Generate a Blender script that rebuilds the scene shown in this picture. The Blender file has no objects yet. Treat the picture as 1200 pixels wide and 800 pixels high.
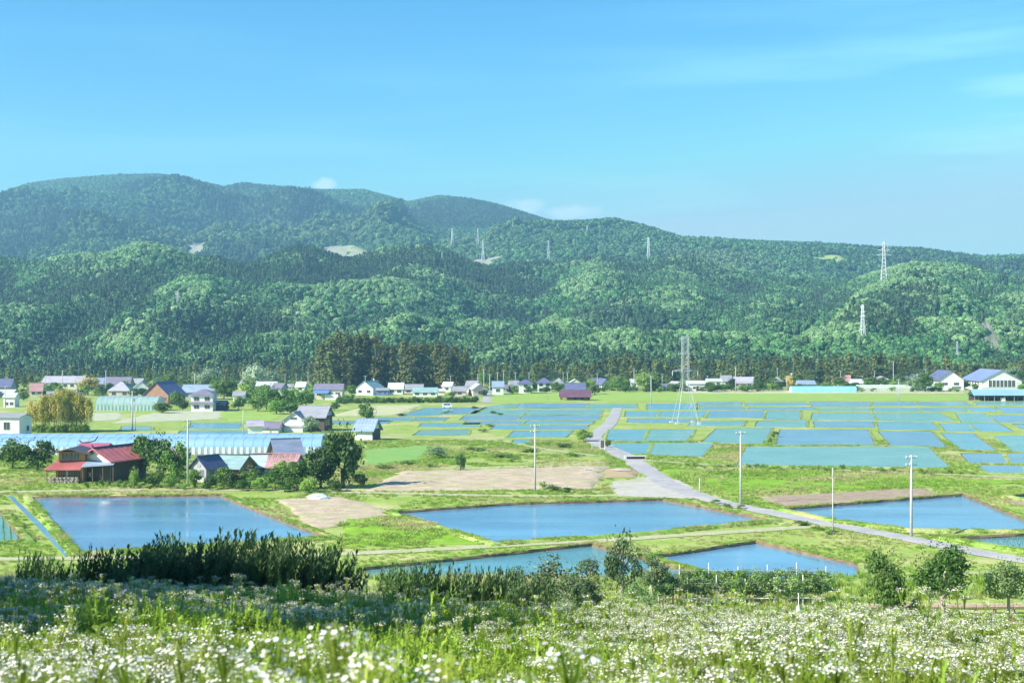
import bpy, math, random
import numpy as np
from mathutils import Vector, Matrix

R = math.radians
scene = bpy.context.scene
col = scene.collection
rng = np.random.default_rng(11)
random.seed(11)

# ------------------------------------------------------------------ camera, sky, sun, exposure
F, HC = 1667.0, 24.0              # focal length in photo pixels, eye height above the plain
cam_d = bpy.data.cameras.new('camera')
cam = bpy.data.objects.new('camera', cam_d)
col.objects.link(cam)
cam.location = (0, 0, HC)
cam.rotation_euler = (R(90), 0, 0)
cam_d.sensor_width = 36
cam_d.lens = 50
cam_d.clip_start = 0.2
cam_d.clip_end = 20000
cam_d.dof.use_dof = True
cam_d.dof.focus_distance = 260
cam_d.dof.aperture_fstop = 3.6
scene.camera = cam

SUN_EL, SUN_AZ = R(35), R(-117)   # azimuth clockwise from +Y: left and a little behind the camera
sd = Vector((math.sin(SUN_AZ)*math.cos(SUN_EL), math.cos(SUN_AZ)*math.cos(SUN_EL), math.sin(SUN_EL)))
sun_d = bpy.data.lights.new('sun', 'SUN')
sun_d.energy = 5.0
sun_d.angle = R(0.5)
sun_d.color = (1.0, 0.93, 0.80)
sun = bpy.data.objects.new('sun', sun_d)
col.objects.link(sun)
sun.rotation_euler = sd.to_track_quat('Z', 'Y').to_euler()

scene.view_settings.view_transform = 'Standard'
scene.view_settings.look = 'None'
scene.view_settings.exposure = 1.0
scene.view_settings.gamma = 1.0
scene.cycles.volume_bounces = 0
scene.cycles.max_bounces = 8
scene.cycles.transparent_max_bounces = 8
scene.cycles.use_denoising = True

world = bpy.data.worlds.new('World')
scene.world = world
world.use_nodes = True
wn, wl = world.node_tree.nodes, world.node_tree.links
wn.clear()


def nd(tree, typ, **kw):
    n = tree.nodes.new(typ)
    for k, v in kw.items():
        setattr(n, k, v)
    return n


def lk(tree, a, b):
    tree.links.new(a, b)


def build_world():
    t = world.node_tree
    out = nd(t, 'ShaderNodeOutputWorld')
    bg = nd(t, 'ShaderNodeBackground')
    bg.inputs['Strength'].default_value = 0.075
    sky = nd(t, 'ShaderNodeTexSky', sky_type='NISHITA')
    sky.sun_disc = False
    sky.sun_elevation = SUN_EL
    sky.sun_rotation = SUN_AZ
    sky.altitude = 300
    sky.air_density = 1.0
    sky.dust_density = 0.25
    sky.ozone_density = 1.6
    # colour response: a deeper blue overhead and a paler rim than the bare model gives
    K = 0.075*2**1.0
    sp = nd(t, 'ShaderNodeSeparateColor')
    lk(t, sky.outputs[0], sp.inputs[0])
    cb = nd(t, 'ShaderNodeCombineColor')
    for i, (tn, g, ref, tgt, top) in enumerate(((0.66*0.835, 2.3, 0.223, 0.225, 0.85), (1.24*0.835, 1.6, 0.565, 0.635, 1.1), (1.16*0.835, 1.0, 0.745, 1.06, 1.2))):
        k1 = nd(t, 'ShaderNodeMath', operation='MULTIPLY')
        lk(t, sp.outputs[i], k1.inputs[0]); k1.inputs[1].default_value = tn*K/ref
        pw = nd(t, 'ShaderNodeMath', operation='POWER')
        lk(t, k1.outputs[0], pw.inputs[0]); pw.inputs[1].default_value = g
        k2 = nd(t, 'ShaderNodeMath', operation='MULTIPLY')
        lk(t, pw.outputs[0], k2.inputs[0]); k2.inputs[1].default_value = tgt/K
        mn = nd(t, 'ShaderNodeMath', operation='MINIMUM')
        lk(t, k2.outputs[0], mn.inputs[0]); mn.inputs[1].default_value = top/K
        lk(t, mn.outputs[0], cb.inputs[i])
    # thin cirrus streaks and low cumulus as procedural noise over direction
    tc = nd(t, 'ShaderNodeTexCoord')
    mp = nd(t, 'ShaderNodeMapping')
    mp.inputs['Rotation'].default_value = (0, R(-12), 0)
    mp.inputs['Scale'].default_value = (0.75, 0.75, 7.5)
    lk(t, tc.outputs['Generated'], mp.inputs[0])
    nz = nd(t, 'ShaderNodeTexNoise')
    nz.inputs['Scale'].default_value = 4.0
    nz.inputs['Detail'].default_value = 6
    nz.inputs['Roughness'].default_value = 0.5
    lk(t, mp.outputs[0], nz.inputs['Vector'])
    rm = nd(t, 'ShaderNodeMapRange')
    rm.inputs[1].default_value = 0.47
    rm.inputs[2].default_value = 0.63
    lk(t, nz.outputs[0], rm.inputs[0])
    sx = nd(t, 'ShaderNodeSeparateXYZ')
    lk(t, tc.outputs['Generated'], sx.inputs[0])
    # cirrus thickens towards the right hand side of the valley (a weather front beyond)
    rx = nd(t, 'ShaderNodeMapRange')
    rx.inputs[1].default_value = 0.0
    rx.inputs[2].default_value = 0.33
    rx.inputs[3].default_value = 0.12
    rx.inputs[4].default_value = 0.75
    lk(t, sx.outputs[0], rx.inputs[0])
    ve = nd(t, 'ShaderNodeMapRange', interpolation_type='SMOOTHSTEP')
    ve.inputs[1].default_value = 0.135
    ve.inputs[2].default_value = 0.02
    ve.inputs[4].default_value = 1.0
    lk(t, sx.outputs[2], ve.inputs[0])
    mxx = nd(t, 'ShaderNodeMath', operation='MAXIMUM')
    lk(t, rm.outputs[0], mxx.inputs[0]); lk(t, ve.outputs[0], mxx.inputs[1])
    fd = nd(t, 'ShaderNodeMapRange', interpolation_type='SMOOTHSTEP')
    fd.inputs[1].default_value = 0.27
    fd.inputs[2].default_value = 0.10
    fd.inputs[3].default_value = 0.10
    lk(t, sx.outputs[2], fd.inputs[0])
    mf = nd(t, 'ShaderNodeMath', operation='MULTIPLY')
    lk(t, mxx.outputs[0], mf.inputs[0]); lk(t, fd.outputs[0], mf.inputs[1])
    m1 = nd(t, 'ShaderNodeMath', operation='MULTIPLY')
    lk(t, mf.outputs[0], m1.inputs[0])
    lk(t, rx.outputs[0], m1.inputs[1])
    mixc = nd(t, 'ShaderNodeMix', data_type='RGBA')
    lk(t, m1.outputs[0], mixc.inputs[0])
    lk(t, cb.outputs[0], mixc.inputs[6])
    mixc.inputs[7].default_value = (5.4, 10.2, 9.2, 1)
    # distant cumulus heads just above the crest
    prev = mixc.outputs[2]
    n2 = nd(t, 'ShaderNodeTexNoise')
    n2.inputs['Scale'].default_value = 95
    n2.inputs['Detail'].default_value = 4
    lk(t, tc.outputs['Generated'], n2.inputs['Vector'])
    for cx, cz, sxx, szz in ((-0.132, 0.1098, 0.0065, 0.0040), (0.010, 0.0952, 0.012, 0.0045), (0.043, 0.0912, 0.017, 0.0042)):
        sub = nd(t, 'ShaderNodeVectorMath', operation='SUBTRACT')
        lk(t, tc.outputs['Generated'], sub.inputs[0])
        l = math.sqrt(1 + cx*cx + cz*cz)
        sub.inputs[1].default_value = (cx/l, 1/l, cz/l)
        dv = nd(t, 'ShaderNodeVectorMath', operation='DIVIDE')
        lk(t, sub.outputs[0], dv.inputs[0])
        dv.inputs[1].default_value = (sxx, 0.05, szz)
        ln = nd(t, 'ShaderNodeVectorMath', operation='LENGTH')
        lk(t, dv.outputs[0], ln.inputs[0])
        ad = nd(t, 'ShaderNodeMath', operation='MULTIPLY_ADD')
        lk(t, n2.outputs[0], ad.inputs[0])
        ad.inputs[1].default_value = -1.6
        lk(t, ln.outputs['Value'], ad.inputs[2])
        mr = nd(t, 'ShaderNodeMapRange')
        mr.inputs[1].default_value = 0.55
        mr.inputs[2].default_value = -0.25
        mr.inputs[4].default_value = 1.0
        lk(t, ad.outputs[0], mr.inputs[0])
        mx = nd(t, 'ShaderNodeMix', data_type='RGBA')
        lk(t, mr.outputs[0], mx.inputs[0])
        lk(t, prev, mx.inputs[6])
        mx.inputs[7].default_value = (6.8, 9.4, 9.6, 1)
        prev = mx.outputs[2]
    lk(t, prev, bg.inputs['Color'])
    lk(t, bg.outputs[0], out.inputs['Surface'])


build_world()


# ------------------------------------------------------------------ helpers
def gp(px, py, z=0.0):
    """A point of the photograph brought down to the level plain: world x, y."""
    d = (HC - z)*F/(py - 400.0)
    return ((px - 600.0)*d/F, d)


def scl(py):
    return (py - 400.0)/HC        # photo pixels per metre for things standing on the plain there


def tag(o, label=None, cat=None, group=None, kind=None):
    if label: o['label'] = label
    if cat: o['category'] = cat
    if group: o['group'] = group
    if kind: o['kind'] = kind
    return o


def thing(name, label, cat, loc=(0, 0, 0), rz=0.0, group=None, scale=None):
    o = bpy.data.objects.new(name, None)
    col.objects.link(o)
    o.location = loc
    o.rotation_euler = (0, 0, rz)
    if scale: o.scale = scale
    return tag(o, label, cat, group)


def link(name, me, parent=None, loc=None, rz=None, scale=None):
    o = bpy.data.objects.new(name, me)
    col.objects.link(o)
    if parent: o.parent = parent
    if loc: o.location = loc
    if rz is not None: o.rotation_euler = (0, 0, rz)
    if scale: o.scale = scale if hasattr(scale, '__len__') else (scale,)*3
    return o


class MB:
    def __init__(s):
        s.v, s.f, s.m = [], [], []

    def add(s, vs, fs, mi=0):
        b = len(s.v)
        s.v += [tuple(p) for p in vs]
        s.f += [tuple(i + b for i in f) for f in fs]
        s.m += [mi]*len(fs)
        return s

    def box(s, x0, x1, y0, y1, z0, z1, mi=0):
        return s.add([(x0, y0, z0), (x1, y0, z0), (x1, y1, z0), (x0, y1, z0), (x0, y0, z1), (x1, y0, z1), (x1, y1, z1), (x0, y1, z1)],
                     [(3, 2, 1, 0), (4, 5, 6, 7), (0, 1, 5, 4), (1, 2, 6, 5), (2, 3, 7, 6), (3, 0, 4, 7)], mi)

    def loft(s, rings, mi=0, caps=True, closed=True):
        """rings of equal point count joined side to side"""
        n = len(rings[0])
        vs = [p for r in rings for p in r]
        fs = []
        for k in range(len(rings) - 1):
            for i in range(n if closed else n - 1):
                j = (i + 1) % n
                fs.append((k*n + i, k*n + j, (k + 1)*n + j, (k + 1)*n + i))
        if caps and closed:
            fs.append(tuple(range(n))[::-1])
            fs.append(tuple((len(rings) - 1)*n + i for i in range(n)))
        return s.add(vs, fs, mi)

    def tube(s, pts, rad, n=6, mi=0):
        pts = [Vector(p) for p in pts]
        rads = rad if hasattr(rad, '__len__') else [rad]*len(pts)
        rings = []
        for i, p in enumerate(pts):
            t = (pts[min(i + 1, len(pts) - 1)] - pts[max(i - 1, 0)]).normalized()
            a = t.cross(Vector((0, 0, 1)) if abs(t.z) < 0.9 else Vector((1, 0, 0))).normalized()
            b = t.cross(a)
            rings.append([p + (a*math.cos(q) + b*math.sin(q))*rads[i] for q in [2*math.pi*k/n for k in range(n)]])
        return s.loft(rings, mi)

    def bar(s, p, q, w, mi=0):
        return s.tube([p, q], w*0.7, 4, mi)

    def mesh(s, name, mats, smooth=False):
        me = bpy.data.meshes.new(name)
        me.from_pydata(s.v, [], s.f)
        mats = mats if isinstance(mats, (list, tuple)) else [mats]
        for m in mats: me.materials.append(m)
        if len(mats) > 1: me.polygons.foreach_set('material_index', s.m)
        if smooth: me.polygons.foreach_set('use_smooth', [True]*len(s.f))
        me.update()
        return me

    def build(s, name, mats, parent=None, loc=None, rz=None, smooth=False):
        return link(name, s.mesh(name, mats, smooth), parent, loc, rz)


def np_mesh(name, verts, faces, mats, midx=None, smooth=False):
    """faces: n x 4 int array"""
    me = bpy.data.meshes.new(name)
    verts = np.asarray(verts, np.float32)
    faces = np.asarray(faces, np.int32)
    k = faces.shape[1]
    me.vertices.add(len(verts)); me.vertices.foreach_set('co', verts.ravel())
    me.loops.add(faces.size); me.loops.foreach_set('vertex_index', faces.ravel())
    me.polygons.add(len(faces)); me.polygons.foreach_set('loop_start', np.arange(0, faces.size, k, dtype=np.int32))
    for m in (mats if isinstance(mats, (list, tuple)) else [mats]): me.materials.append(m)
    if midx is not None: me.polygons.foreach_set('material_index', np.asarray(midx, np.int32))
    if smooth: me.polygons.foreach_set('use_smooth', np.ones(len(faces), bool))
    me.update(calc_edges=True)
    return me


# ---- numpy value noise
_perm = np.random.default_rng(5).random((256, 256))


def vnoise(x, y):
    xi, yi = np.floor(x).astype(int), np.floor(y).astype(int)
    fx, fy = x - xi, y - yi
    fx, fy = fx*fx*(3 - 2*fx), fy*fy*(3 - 2*fy)
    g = lambda a, b: _perm[a & 255, b & 255]
    return (g(xi, yi)*(1 - fx) + g(xi + 1, yi)*fx)*(1 - fy) + (g(xi, yi + 1)*(1 - fx) + g(xi + 1, yi + 1)*fx)*fy


def fbm(x, y, sc, oct=4, ridged=False):
    x, y = np.asarray(x, float)/sc, np.asarray(y, float)/sc
    s, a, t = 0, 1, 0
    for k in range(oct):
        n = vnoise(x + 17.3*k, y + 9.1*k)
        if ridged: n = 1 - np.abs(2*n - 1)
        s = s + a*n; t += a
        a *= 0.5; x, y = x*2.03, y*2.03
    return s/t


def inside(poly, X, Y):
    r = np.zeros(X.shape, bool)
    n = len(poly)
    for i in range(n):
        (x0, y0), (x1, y1) = poly[i], poly[(i + 1) % n]
        c = ((y0 > Y) != (y1 > Y))
        with np.errstate(divide='ignore', invalid='ignore'):
            xx = (x1 - x0)*(Y - y0)/(y1 - y0 + 1e-12) + x0
        r ^= c & (X < xx)
    return r


# ------------------------------------------------------------------ materials
MATS = {}


def pmat(name, c1, c2=None, scale=1.0, rough=0.8, bump=0.0, bscale=None, spec=0.3, c3=None, stretch=None, metal=0.0, contrast=(0.35, 0.65), fine=0.0):
    """Procedural surface: two or three colours mixed by noise in object space, fine relief."""
    if name in MATS: return MATS[name]
    m = bpy.data.materials.new(name)
    m.use_nodes = True
    t = m.node_tree
    b = t.nodes['Principled BSDF']
    b.inputs['Roughness'].default_value = rough
    b.inputs['Specular IOR Level'].default_value = spec
    b.inputs['Metallic'].default_value = metal
    tc = nd(t, 'ShaderNodeTexCoord')
    src = tc.outputs['Object']
    if stretch:
        mp = nd(t, 'ShaderNodeMapping')
        mp.inputs['Scale'].default_value = stretch
        lk(t, src, mp.inputs[0]); src = mp.outputs[0]
    c2 = c2 or tuple(v*0.8 for v in c1)

    def noise(sc, det=5):
        n = nd(t, 'ShaderNodeTexNoise')
        n.inputs['Scale'].default_value = sc
        n.inputs['Detail'].default_value = det
        n.inputs['Roughness'].default_value = 0.6
        lk(t, src, n.inputs['Vector'])
        return n.outputs[0]

    def ramp(val, lo, hi):
        r = nd(t, 'ShaderNodeMapRange')
        r.inputs[1].default_value = lo; r.inputs[2].default_value = hi
        lk(t, val, r.inputs[0])
        return r.outputs[0]
    mx = nd(t, 'ShaderNodeMix', data_type='RGBA')
    lk(t, ramp(noise(scale), *contrast), mx.inputs[0])
    mx.inputs[6].default_value = (*c1, 1); mx.inputs[7].default_value = (*c2, 1)
    c = mx.outputs[2]
    if c3:
        m3 = nd(t, 'ShaderNodeMix', data_type='RGBA')
        lk(t, ramp(noise(scale*0.27), 0.5, 0.68), m3.inputs[0])
        lk(t, c, m3.inputs[6]); m3.inputs[7].default_value = (*c3, 1)
        c = m3.outputs[2]
    if fine:
        hv = nd(t, 'ShaderNodeHueSaturation')
        r = nd(t, 'ShaderNodeMapRange')
        r.inputs[1].default_value = 0.3; r.inputs[2].default_value = 0.7
        r.inputs[3].default_value = 1 - fine; r.inputs[4].default_value = 1 + fine
        lk(t, noise(scale*9, 3), r.inputs[0])
        lk(t, r.outputs[0], hv.inputs['Value'])
        lk(t, c, hv.inputs['Color'])
        c = hv.outputs[0]
    lk(t, c, b.inputs['Base Color'])
    if bump:
        bp = nd(t, 'ShaderNodeBump')
        bp.inputs['Strength'].default_value = 1.0
        bp.inputs['Distance'].default_value = bump
        lk(t, noise(bscale or scale*6, 6), bp.inputs['Height'])
        lk(t, bp.outputs[0], b.inputs['Normal'])
    MATS[name] = m
    return m


def leafmat(name, c1, c2, patch=0.15, trans=0.25, c3=None, patch3=0.01, rough=0.55, var=0.35, th3=(0.5, 0.62)):
    """Foliage: colour varies from plant to plant and in patches; light passes through the leaves."""
    if name in MATS: return MATS[name]
    m = bpy.data.materials.new(name)
    m.use_nodes = True
    t = m.node_tree
    b = t.nodes['Principled BSDF']
    b.inputs['Roughness'].default_value = rough
    b.inputs['Specular IOR Level'].default_value = 0.25
    oi = nd(t, 'ShaderNodeObjectInfo')
    ge = nd(t, 'ShaderNodeNewGeometry')
    n = nd(t, 'ShaderNodeTexNoise')
    n.inputs['Scale'].default_value = patch
    n.inputs['Detail'].default_value = 3
    lk(t, ge.outputs['Position'], n.inputs['Vector'])
    ad = nd(t, 'ShaderNodeMath', operation='MULTIPLY_ADD')
    lk(t, oi.outputs['Random'], ad.inputs[0])
    ad.inputs[1].default_value = 0.6
    lk(t, n.outputs[0], ad.inputs[2])
    r = nd(t, 'ShaderNodeMapRange')
    r.inputs[1].default_value = 0.45; r.inputs[2].default_value = 1.2
    lk(t, ad.outputs[0], r.inputs[0])
    mx = nd(t, 'ShaderNodeMix', data_type='RGBA')
    lk(t, r.outputs[0], mx.inputs[0])
    mx.inputs[6].default_value = (*c1, 1); mx.inputs[7].default_value = (*c2, 1)
    c = mx.outputs[2]
    if c3:
        n3 = nd(t, 'ShaderNodeTexNoise')
        n3.inputs['Scale'].default_value = patch3
        n3.inputs['Detail'].default_value = 4
        lk(t, ge.outputs['Position'], n3.inputs['Vector'])
        r3 = nd(t, 'ShaderNodeMapRange')
        r3.inputs[1].default_value, r3.inputs[2].default_value = th3
        lk(t, n3.outputs[0], r3.inputs[0])
        m3 = nd(t, 'ShaderNodeMix', data_type='RGBA')
        lk(t, r3.outputs[0], m3.inputs[0])
        lk(t, c, m3.inputs[6]); m3.inputs[7].default_value = (*c3, 1)
        c = m3.outputs[2]
    hv = nd(t, 'ShaderNodeHueSaturation')
    rv = nd(t, 'ShaderNodeMapRange')
    rv.inputs[3].default_value = 1 - var; rv.inputs[4].default_value = 1 + var
    wn_ = nd(t, 'ShaderNodeTexWhiteNoise', noise_dimensions='1D')
    lk(t, oi.outputs['Random'], wn_.inputs['W'])
    lk(t, wn_.outputs['Value'], rv.inputs[0])
    lk(t, rv.outputs[0], hv.inputs['Value'])
    lk(t, c, hv.inputs['Color'])
    c = hv.outputs[0]
    lk(t, c, b.inputs['Base Color'])
    if trans:
        tr = nd(t, 'ShaderNodeBsdfTranslucent')
        lk(t, c, tr.inputs['Color'])
        ms = nd(t, 'ShaderNodeMixShader')
        ms.inputs[0].default_value = trans
        lk(t, b.outputs[0], ms.inputs[1]); lk(t, tr.outputs[0], ms.inputs[2])
        lk(t, ms.outputs[0], t.nodes['Material Output'].inputs['Surface'])
    MATS[name] = m
    return m


def watermat(name, c1, c2, wave=0.03, rough=0.06):
    m = bpy.data.materials.new(name)
    m.use_nodes = True
    t = m.node_tree
    b = t.nodes['Principled BSDF']
    b.inputs['Roughness'].default_value = rough
    b.inputs['IOR'].default_value = 1.33
    tc = nd(t, 'ShaderNodeTexCoord')
    n = nd(t, 'ShaderNodeTexNoise')
    n.inputs['Scale'].default_value = 0.09
    n.inputs['Detail'].default_value = 4
    lk(t, tc.outputs['Object'], n.inputs['Vector'])
    r = nd(t, 'ShaderNodeMapRange')
    r.inputs[1].default_value = 0.35; r.inputs[2].default_value = 0.65
    lk(t, n.outputs[0], r.inputs[0])
    mx = nd(t, 'ShaderNodeMix', data_type='RGBA')
    lk(t, r.outputs[0], mx.inputs[0])
    mx.inputs[6].default_value = (*c1, 1); mx.inputs[7].default_value = (*c2, 1)
    lk(t, mx.outputs[2], b.inputs['Base Color'])
    # wind ripples: short waves, calmer and rougher stretches
    w = nd(t, 'ShaderNodeTexNoise')
    w.inputs['Scale'].default_value = 2.6
    w.inputs['Detail'].default_value = 3
    lk(t, tc.outputs['Object'], w.inputs['Vector'])
    g = nd(t, 'ShaderNodeTexNoise')
    g.inputs['Scale'].default_value = 0.05
    mp = nd(t, 'ShaderNodeMapping')
    mp.inputs['Scale'].default_value = (0.5, 2.2, 1)
    lk(t, tc.outputs['Object'], mp.inputs[0]); lk(t, mp.outputs[0], g.inputs['Vector'])
    gr = nd(t, 'ShaderNodeMapRange')
    gr.inputs[1].default_value = 0.35; gr.inputs[2].default_value = 0.65
    gr.inputs[3].default_value = 0.15; gr.inputs[4].default_value = 1.5
    lk(t, g.outputs[0], gr.inputs[0])
    mu = nd(t, 'ShaderNodeMath', operation='MULTIPLY')
    lk(t, w.outputs[0], mu.inputs[0]); lk(t, gr.outputs[0], mu.inputs[1])
    bp = nd(t, 'ShaderNodeBump')
    bp.inputs['Distance'].default_value = wave
    lk(t, mu.outputs[0], bp.inputs['Height'])
    lk(t, bp.outputs[0], b.inputs['Normal'])
    MATS[name] = m
    return m


GRASS = pmat('meadow_grass', (0.23, 0.36, 0.055), (0.37, 0.44, 0.12), 0.22, 0.9, 0.06, 3.0, 0.15, c3=(0.50, 0.48, 0.22), fine=0.25)
BANK = pmat('bank_grass', (0.16, 0.31, 0.045), (0.30, 0.39, 0.10), 0.45, 0.9, 0.08, 3.5, 0.15, c3=(0.47, 0.43, 0.20), fine=0.3)
LUSH = pmat('lush_grass', (0.17, 0.35, 0.022), (0.27, 0.44, 0.045), 0.5, 0.9, 0.08, 3.0, 0.15, fine=0.25)
MUD = pmat('wet_mud', (0.13, 0.085, 0.05), (0.23, 0.17, 0.09), 0.8, 0.7, 0.05, 4)
SOILT = pmat('pale_soil', (0.58, 0.49, 0.36), (0.42, 0.33, 0.22), 0.35, 0.95, 0.1, 2.2, 0.1, c3=(0.40, 0.42, 0.20), fine=0.2, stretch=(1, 2.2, 1))
SOILB = pmat('brown_soil', (0.42, 0.33, 0.24), (0.32, 0.25, 0.17), 0.5, 0.95, 0.12, 2.5, 0.1, fine=0.25)
STRAW = pmat('straw_field', (0.55, 0.53, 0.33), (0.45, 0.47, 0.24), 0.3, 0.95, 0.05, 3, 0.1, fine=0.2)
ROAD = pmat('road_surface', (0.44, 0.43, 0.42), (0.36, 0.35, 0.34), 0.35, 0.85, 0.01, 12, 0.2, c3=(0.50, 0.48, 0.43), fine=0.14)
GRAVEL = pmat('gravel_surface', (0.52, 0.50, 0.45), (0.45, 0.43, 0.36), 0.4, 0.95, 0.04, 8, 0.1, c3=(0.40, 0.42, 0.2), fine=0.2)
TRACK = pmat('track_surface', (0.48, 0.47, 0.33), (0.38, 0.41, 0.18), 0.5, 0.95, 0.04, 5, 0.1, fine=0.2)
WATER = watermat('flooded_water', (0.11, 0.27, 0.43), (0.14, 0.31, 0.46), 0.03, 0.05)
WATERF = watermat('far_flooded_water', (0.17, 0.33, 0.43), (0.21, 0.38, 0.46), 0.12, 0.18)  # far waters: base colour brightened to stand in for reflected sky
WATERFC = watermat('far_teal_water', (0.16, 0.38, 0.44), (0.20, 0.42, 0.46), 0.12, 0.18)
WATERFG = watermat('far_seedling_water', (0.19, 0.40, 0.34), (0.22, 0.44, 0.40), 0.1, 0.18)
WATERG = watermat('seedling_water', (0.13, 0.33, 0.27), (0.16, 0.37, 0.33), 0.05, 0.1)
WATERC = watermat('teal_water', (0.09, 0.27, 0.32), (0.12, 0.31, 0.34), 0.06, 0.1)
CONC = pmat('concrete', (0.62, 0.62, 0.60), (0.52, 0.52, 0.50), 0.8, 0.85, 0.004, 20)
STEEL = pmat('galvanised_steel', (0.50, 0.53, 0.54), (0.40, 0.43, 0.44), 1.5, 0.55, 0.0, None, 0.5, metal=0.15)
WOOD = pmat('timber', (0.56, 0.31, 0.12), (0.40, 0.21, 0.08), 1.0, 0.8, 0.01, 12, stretch=(1, 1, 4))
DARKWOOD = pmat('dark_timber', (0.09, 0.07, 0.06), (0.14, 0.11, 0.09), 1.0, 0.8, 0.01, 10, stretch=(6, 6, 1))
WHITE = pmat('white_plaster', (0.80, 0.80, 0.78), (0.70, 0.71, 0.69), 0.5, 0.85, 0.004, 15)
CREAM = pmat('cream_plaster', (0.70, 0.66, 0.56), (0.62, 0.57, 0.48), 0.5, 0.85, 0.004, 15)
GLASS = pmat('window_glass', (0.035, 0.05, 0.07), (0.06, 0.08, 0.10), 0.7, 0.08, 0, None, 0.8)
ALU = pmat('window_frame', (0.45, 0.46, 0.47), (0.36, 0.37, 0.38), 2, 0.5)
BARK = pmat('bark', (0.20, 0.16, 0.12), (0.12, 0.10, 0.08), 2.0, 0.9, 0.03, 8, stretch=(3, 3, 0.7))
BARKP = pmat('pale_bark', (0.42, 0.38, 0.33), (0.28, 0.25, 0.21), 2.5, 0.9, 0.02, 8, stretch=(3, 3, 0.7))


def roofmat(name, c):
    g = 0.3*c[0] + 0.5*c[1] + 0.2*c[2]
    c = tuple(v*0.68 + (g + 0.03)*0.32 for v in c)
    return pmat(name, c, tuple(v*0.72 for v in c), 0.7, 0.5, 0.01, 6, 0.4, stretch=(0.5, 2, 2))


R_RED = roofmat('red_roof', (0.74, 0.12, 0.11))
R_MAG = roofmat('crimson_roof', (0.58, 0.07, 0.19))
R_BLUE = roofmat('blue_roof', (0.13, 0.15, 0.33))
R_SKY = roofmat('light_blue_roof', (0.28, 0.42, 0.60))
R_BRIGHT = roofmat('bright_blue_roof', (0.08, 0.30, 0.66))
R_TEAL = roofmat('teal_roof', (0.26, 0.52, 0.50))
R_PURP = roofmat('purple_grey_roof', (0.25, 0.22, 0.33))
R_GREY = roofmat('grey_roof', (0.36, 0.37, 0.42))
R_LILAC = roofmat('lilac_grey_roof', (0.50, 0.47, 0.54))
R_MAR = roofmat('maroon_roof', (0.20, 0.07, 0.13))
R_PALE = roofmat('pale_metal_roof', (0.68, 0.72, 0.72))
R_DARK = roofmat('dark_roof', (0.09, 0.085, 0.09))
R_PINK = roofmat('faded_red_roof', (0.62, 0.28, 0.26))
VINYL = pmat('vinyl_sheet', (0.24, 0.43, 0.60), (0.30, 0.49, 0.65), 0.2, 0.38, 0.01, 1.5, 0.5)
VINYLT = pmat('green_vinyl_sheet', (0.24, 0.38, 0.35), (0.32, 0.44, 0.42), 0.4, 0.3, 0.02, 2, 0.5)
VINYLB = pmat('bright_vinyl_sheet', (0.22, 0.60, 0.72), (0.30, 0.68, 0.80), 0.3, 0.25, 0.02, 2, 0.5)
CLOTH = pmat('white_sheet', (0.72, 0.75, 0.77), (0.62, 0.66, 0.70), 0.8, 0.7, 0.02, 4)

L_CEDAR = leafmat('cedar_needles', (0.10, 0.155, 0.034), (0.21, 0.235, 0.065), 0.35, 0.25, var=0.4)
L_GROVE = leafmat('grove_needles', (0.085, 0.125, 0.030), (0.18, 0.195, 0.055), 0.35, 0.15, var=0.35)
L_HMIX = leafmat('hill_mixed_conifer', (0.075, 0.185, 0.075), (0.155, 0.30, 0.12), 0.012, 0.1, var=0.4)
L_DARK = leafmat('dark_leaves', (0.045, 0.105, 0.028), (0.10, 0.19, 0.045), 0.6, 0.2)
L_MID = leafmat('green_leaves', (0.09, 0.21, 0.040), (0.20, 0.33, 0.07), 0.6, 0.35)
L_LIGHT = leafmat('spring_leaves', (0.18, 0.33, 0.06), (0.32, 0.44, 0.11), 0.6, 0.38)
L_PALE = leafmat('pale_blossom_leaves', (0.22, 0.34, 0.17), (0.42, 0.50, 0.36), 0.5, 0.3)
L_GOLD = leafmat('golden_bamboo_leaves', (0.40, 0.42, 0.08), (0.66, 0.54, 0.17), 0.25, 0.3, var=0.2)
L_SHRUB = leafmat('shrub_leaves', (0.075, 0.15, 0.05), (0.16, 0.25, 0.085), 1.2, 0.3, var=0.25)
L_THICK = leafmat('thicket_leaves', (0.075, 0.13, 0.05), (0.17, 0.24, 0.10), 1.0, 0.3, var=0.25)
L_VINE = leafmat('vine_leaves', (0.15, 0.28, 0.08), (0.27, 0.39, 0.14), 1.0, 0.28)
L_HILL = leafmat('hill_broadleaf', (0.080, 0.235, 0.085), (0.20, 0.41, 0.14), 0.012, 0.25, c3=(0.25, 0.40, 0.18), patch3=0.006, var=0.4, th3=(0.54, 0.68))
L_HCON = leafmat('hill_conifer', (0.052, 0.125, 0.058), (0.115, 0.195, 0.088), 0.012, 0.06, var=0.45)
L_HSUNLIT = leafmat('hill_pale_sunlit_broadleaf', (0.19, 0.38, 0.14), (0.31, 0.47, 0.22), 0.02, 0.25, var=0.3)  # paler crown colour stands in for sun on the ridge tops
L_FAR = leafmat('far_broadleaf', (0.055, 0.165, 0.055), (0.15, 0.31, 0.09), 0.004, 0.12, c3=(0.16, 0.25, 0.10), patch3=0.0022, var=0.4, th3=(0.55, 0.66))
L_FLOW = leafmat('flower_stem_leaves', (0.22, 0.33, 0.035), (0.41, 0.47, 0.085), 0.5, 0.3, var=0.3)
L_HERB = leafmat('herb_leaves', (0.19, 0.34, 0.03), (0.35, 0.46, 0.065), 0.6, 0.35, var=0.25)
L_TUFT = leafmat('grass_blades', (0.22, 0.39, 0.045), (0.41, 0.49, 0.12), 0.12, 0.42, c3=(0.52, 0.48, 0.22), patch3=0.05, var=0.25)
L_RICE = leafmat('rice_seedlings', (0.10, 0.25, 0.05), (0.18, 0.33, 0.08), 0.3, 0.3)
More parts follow.
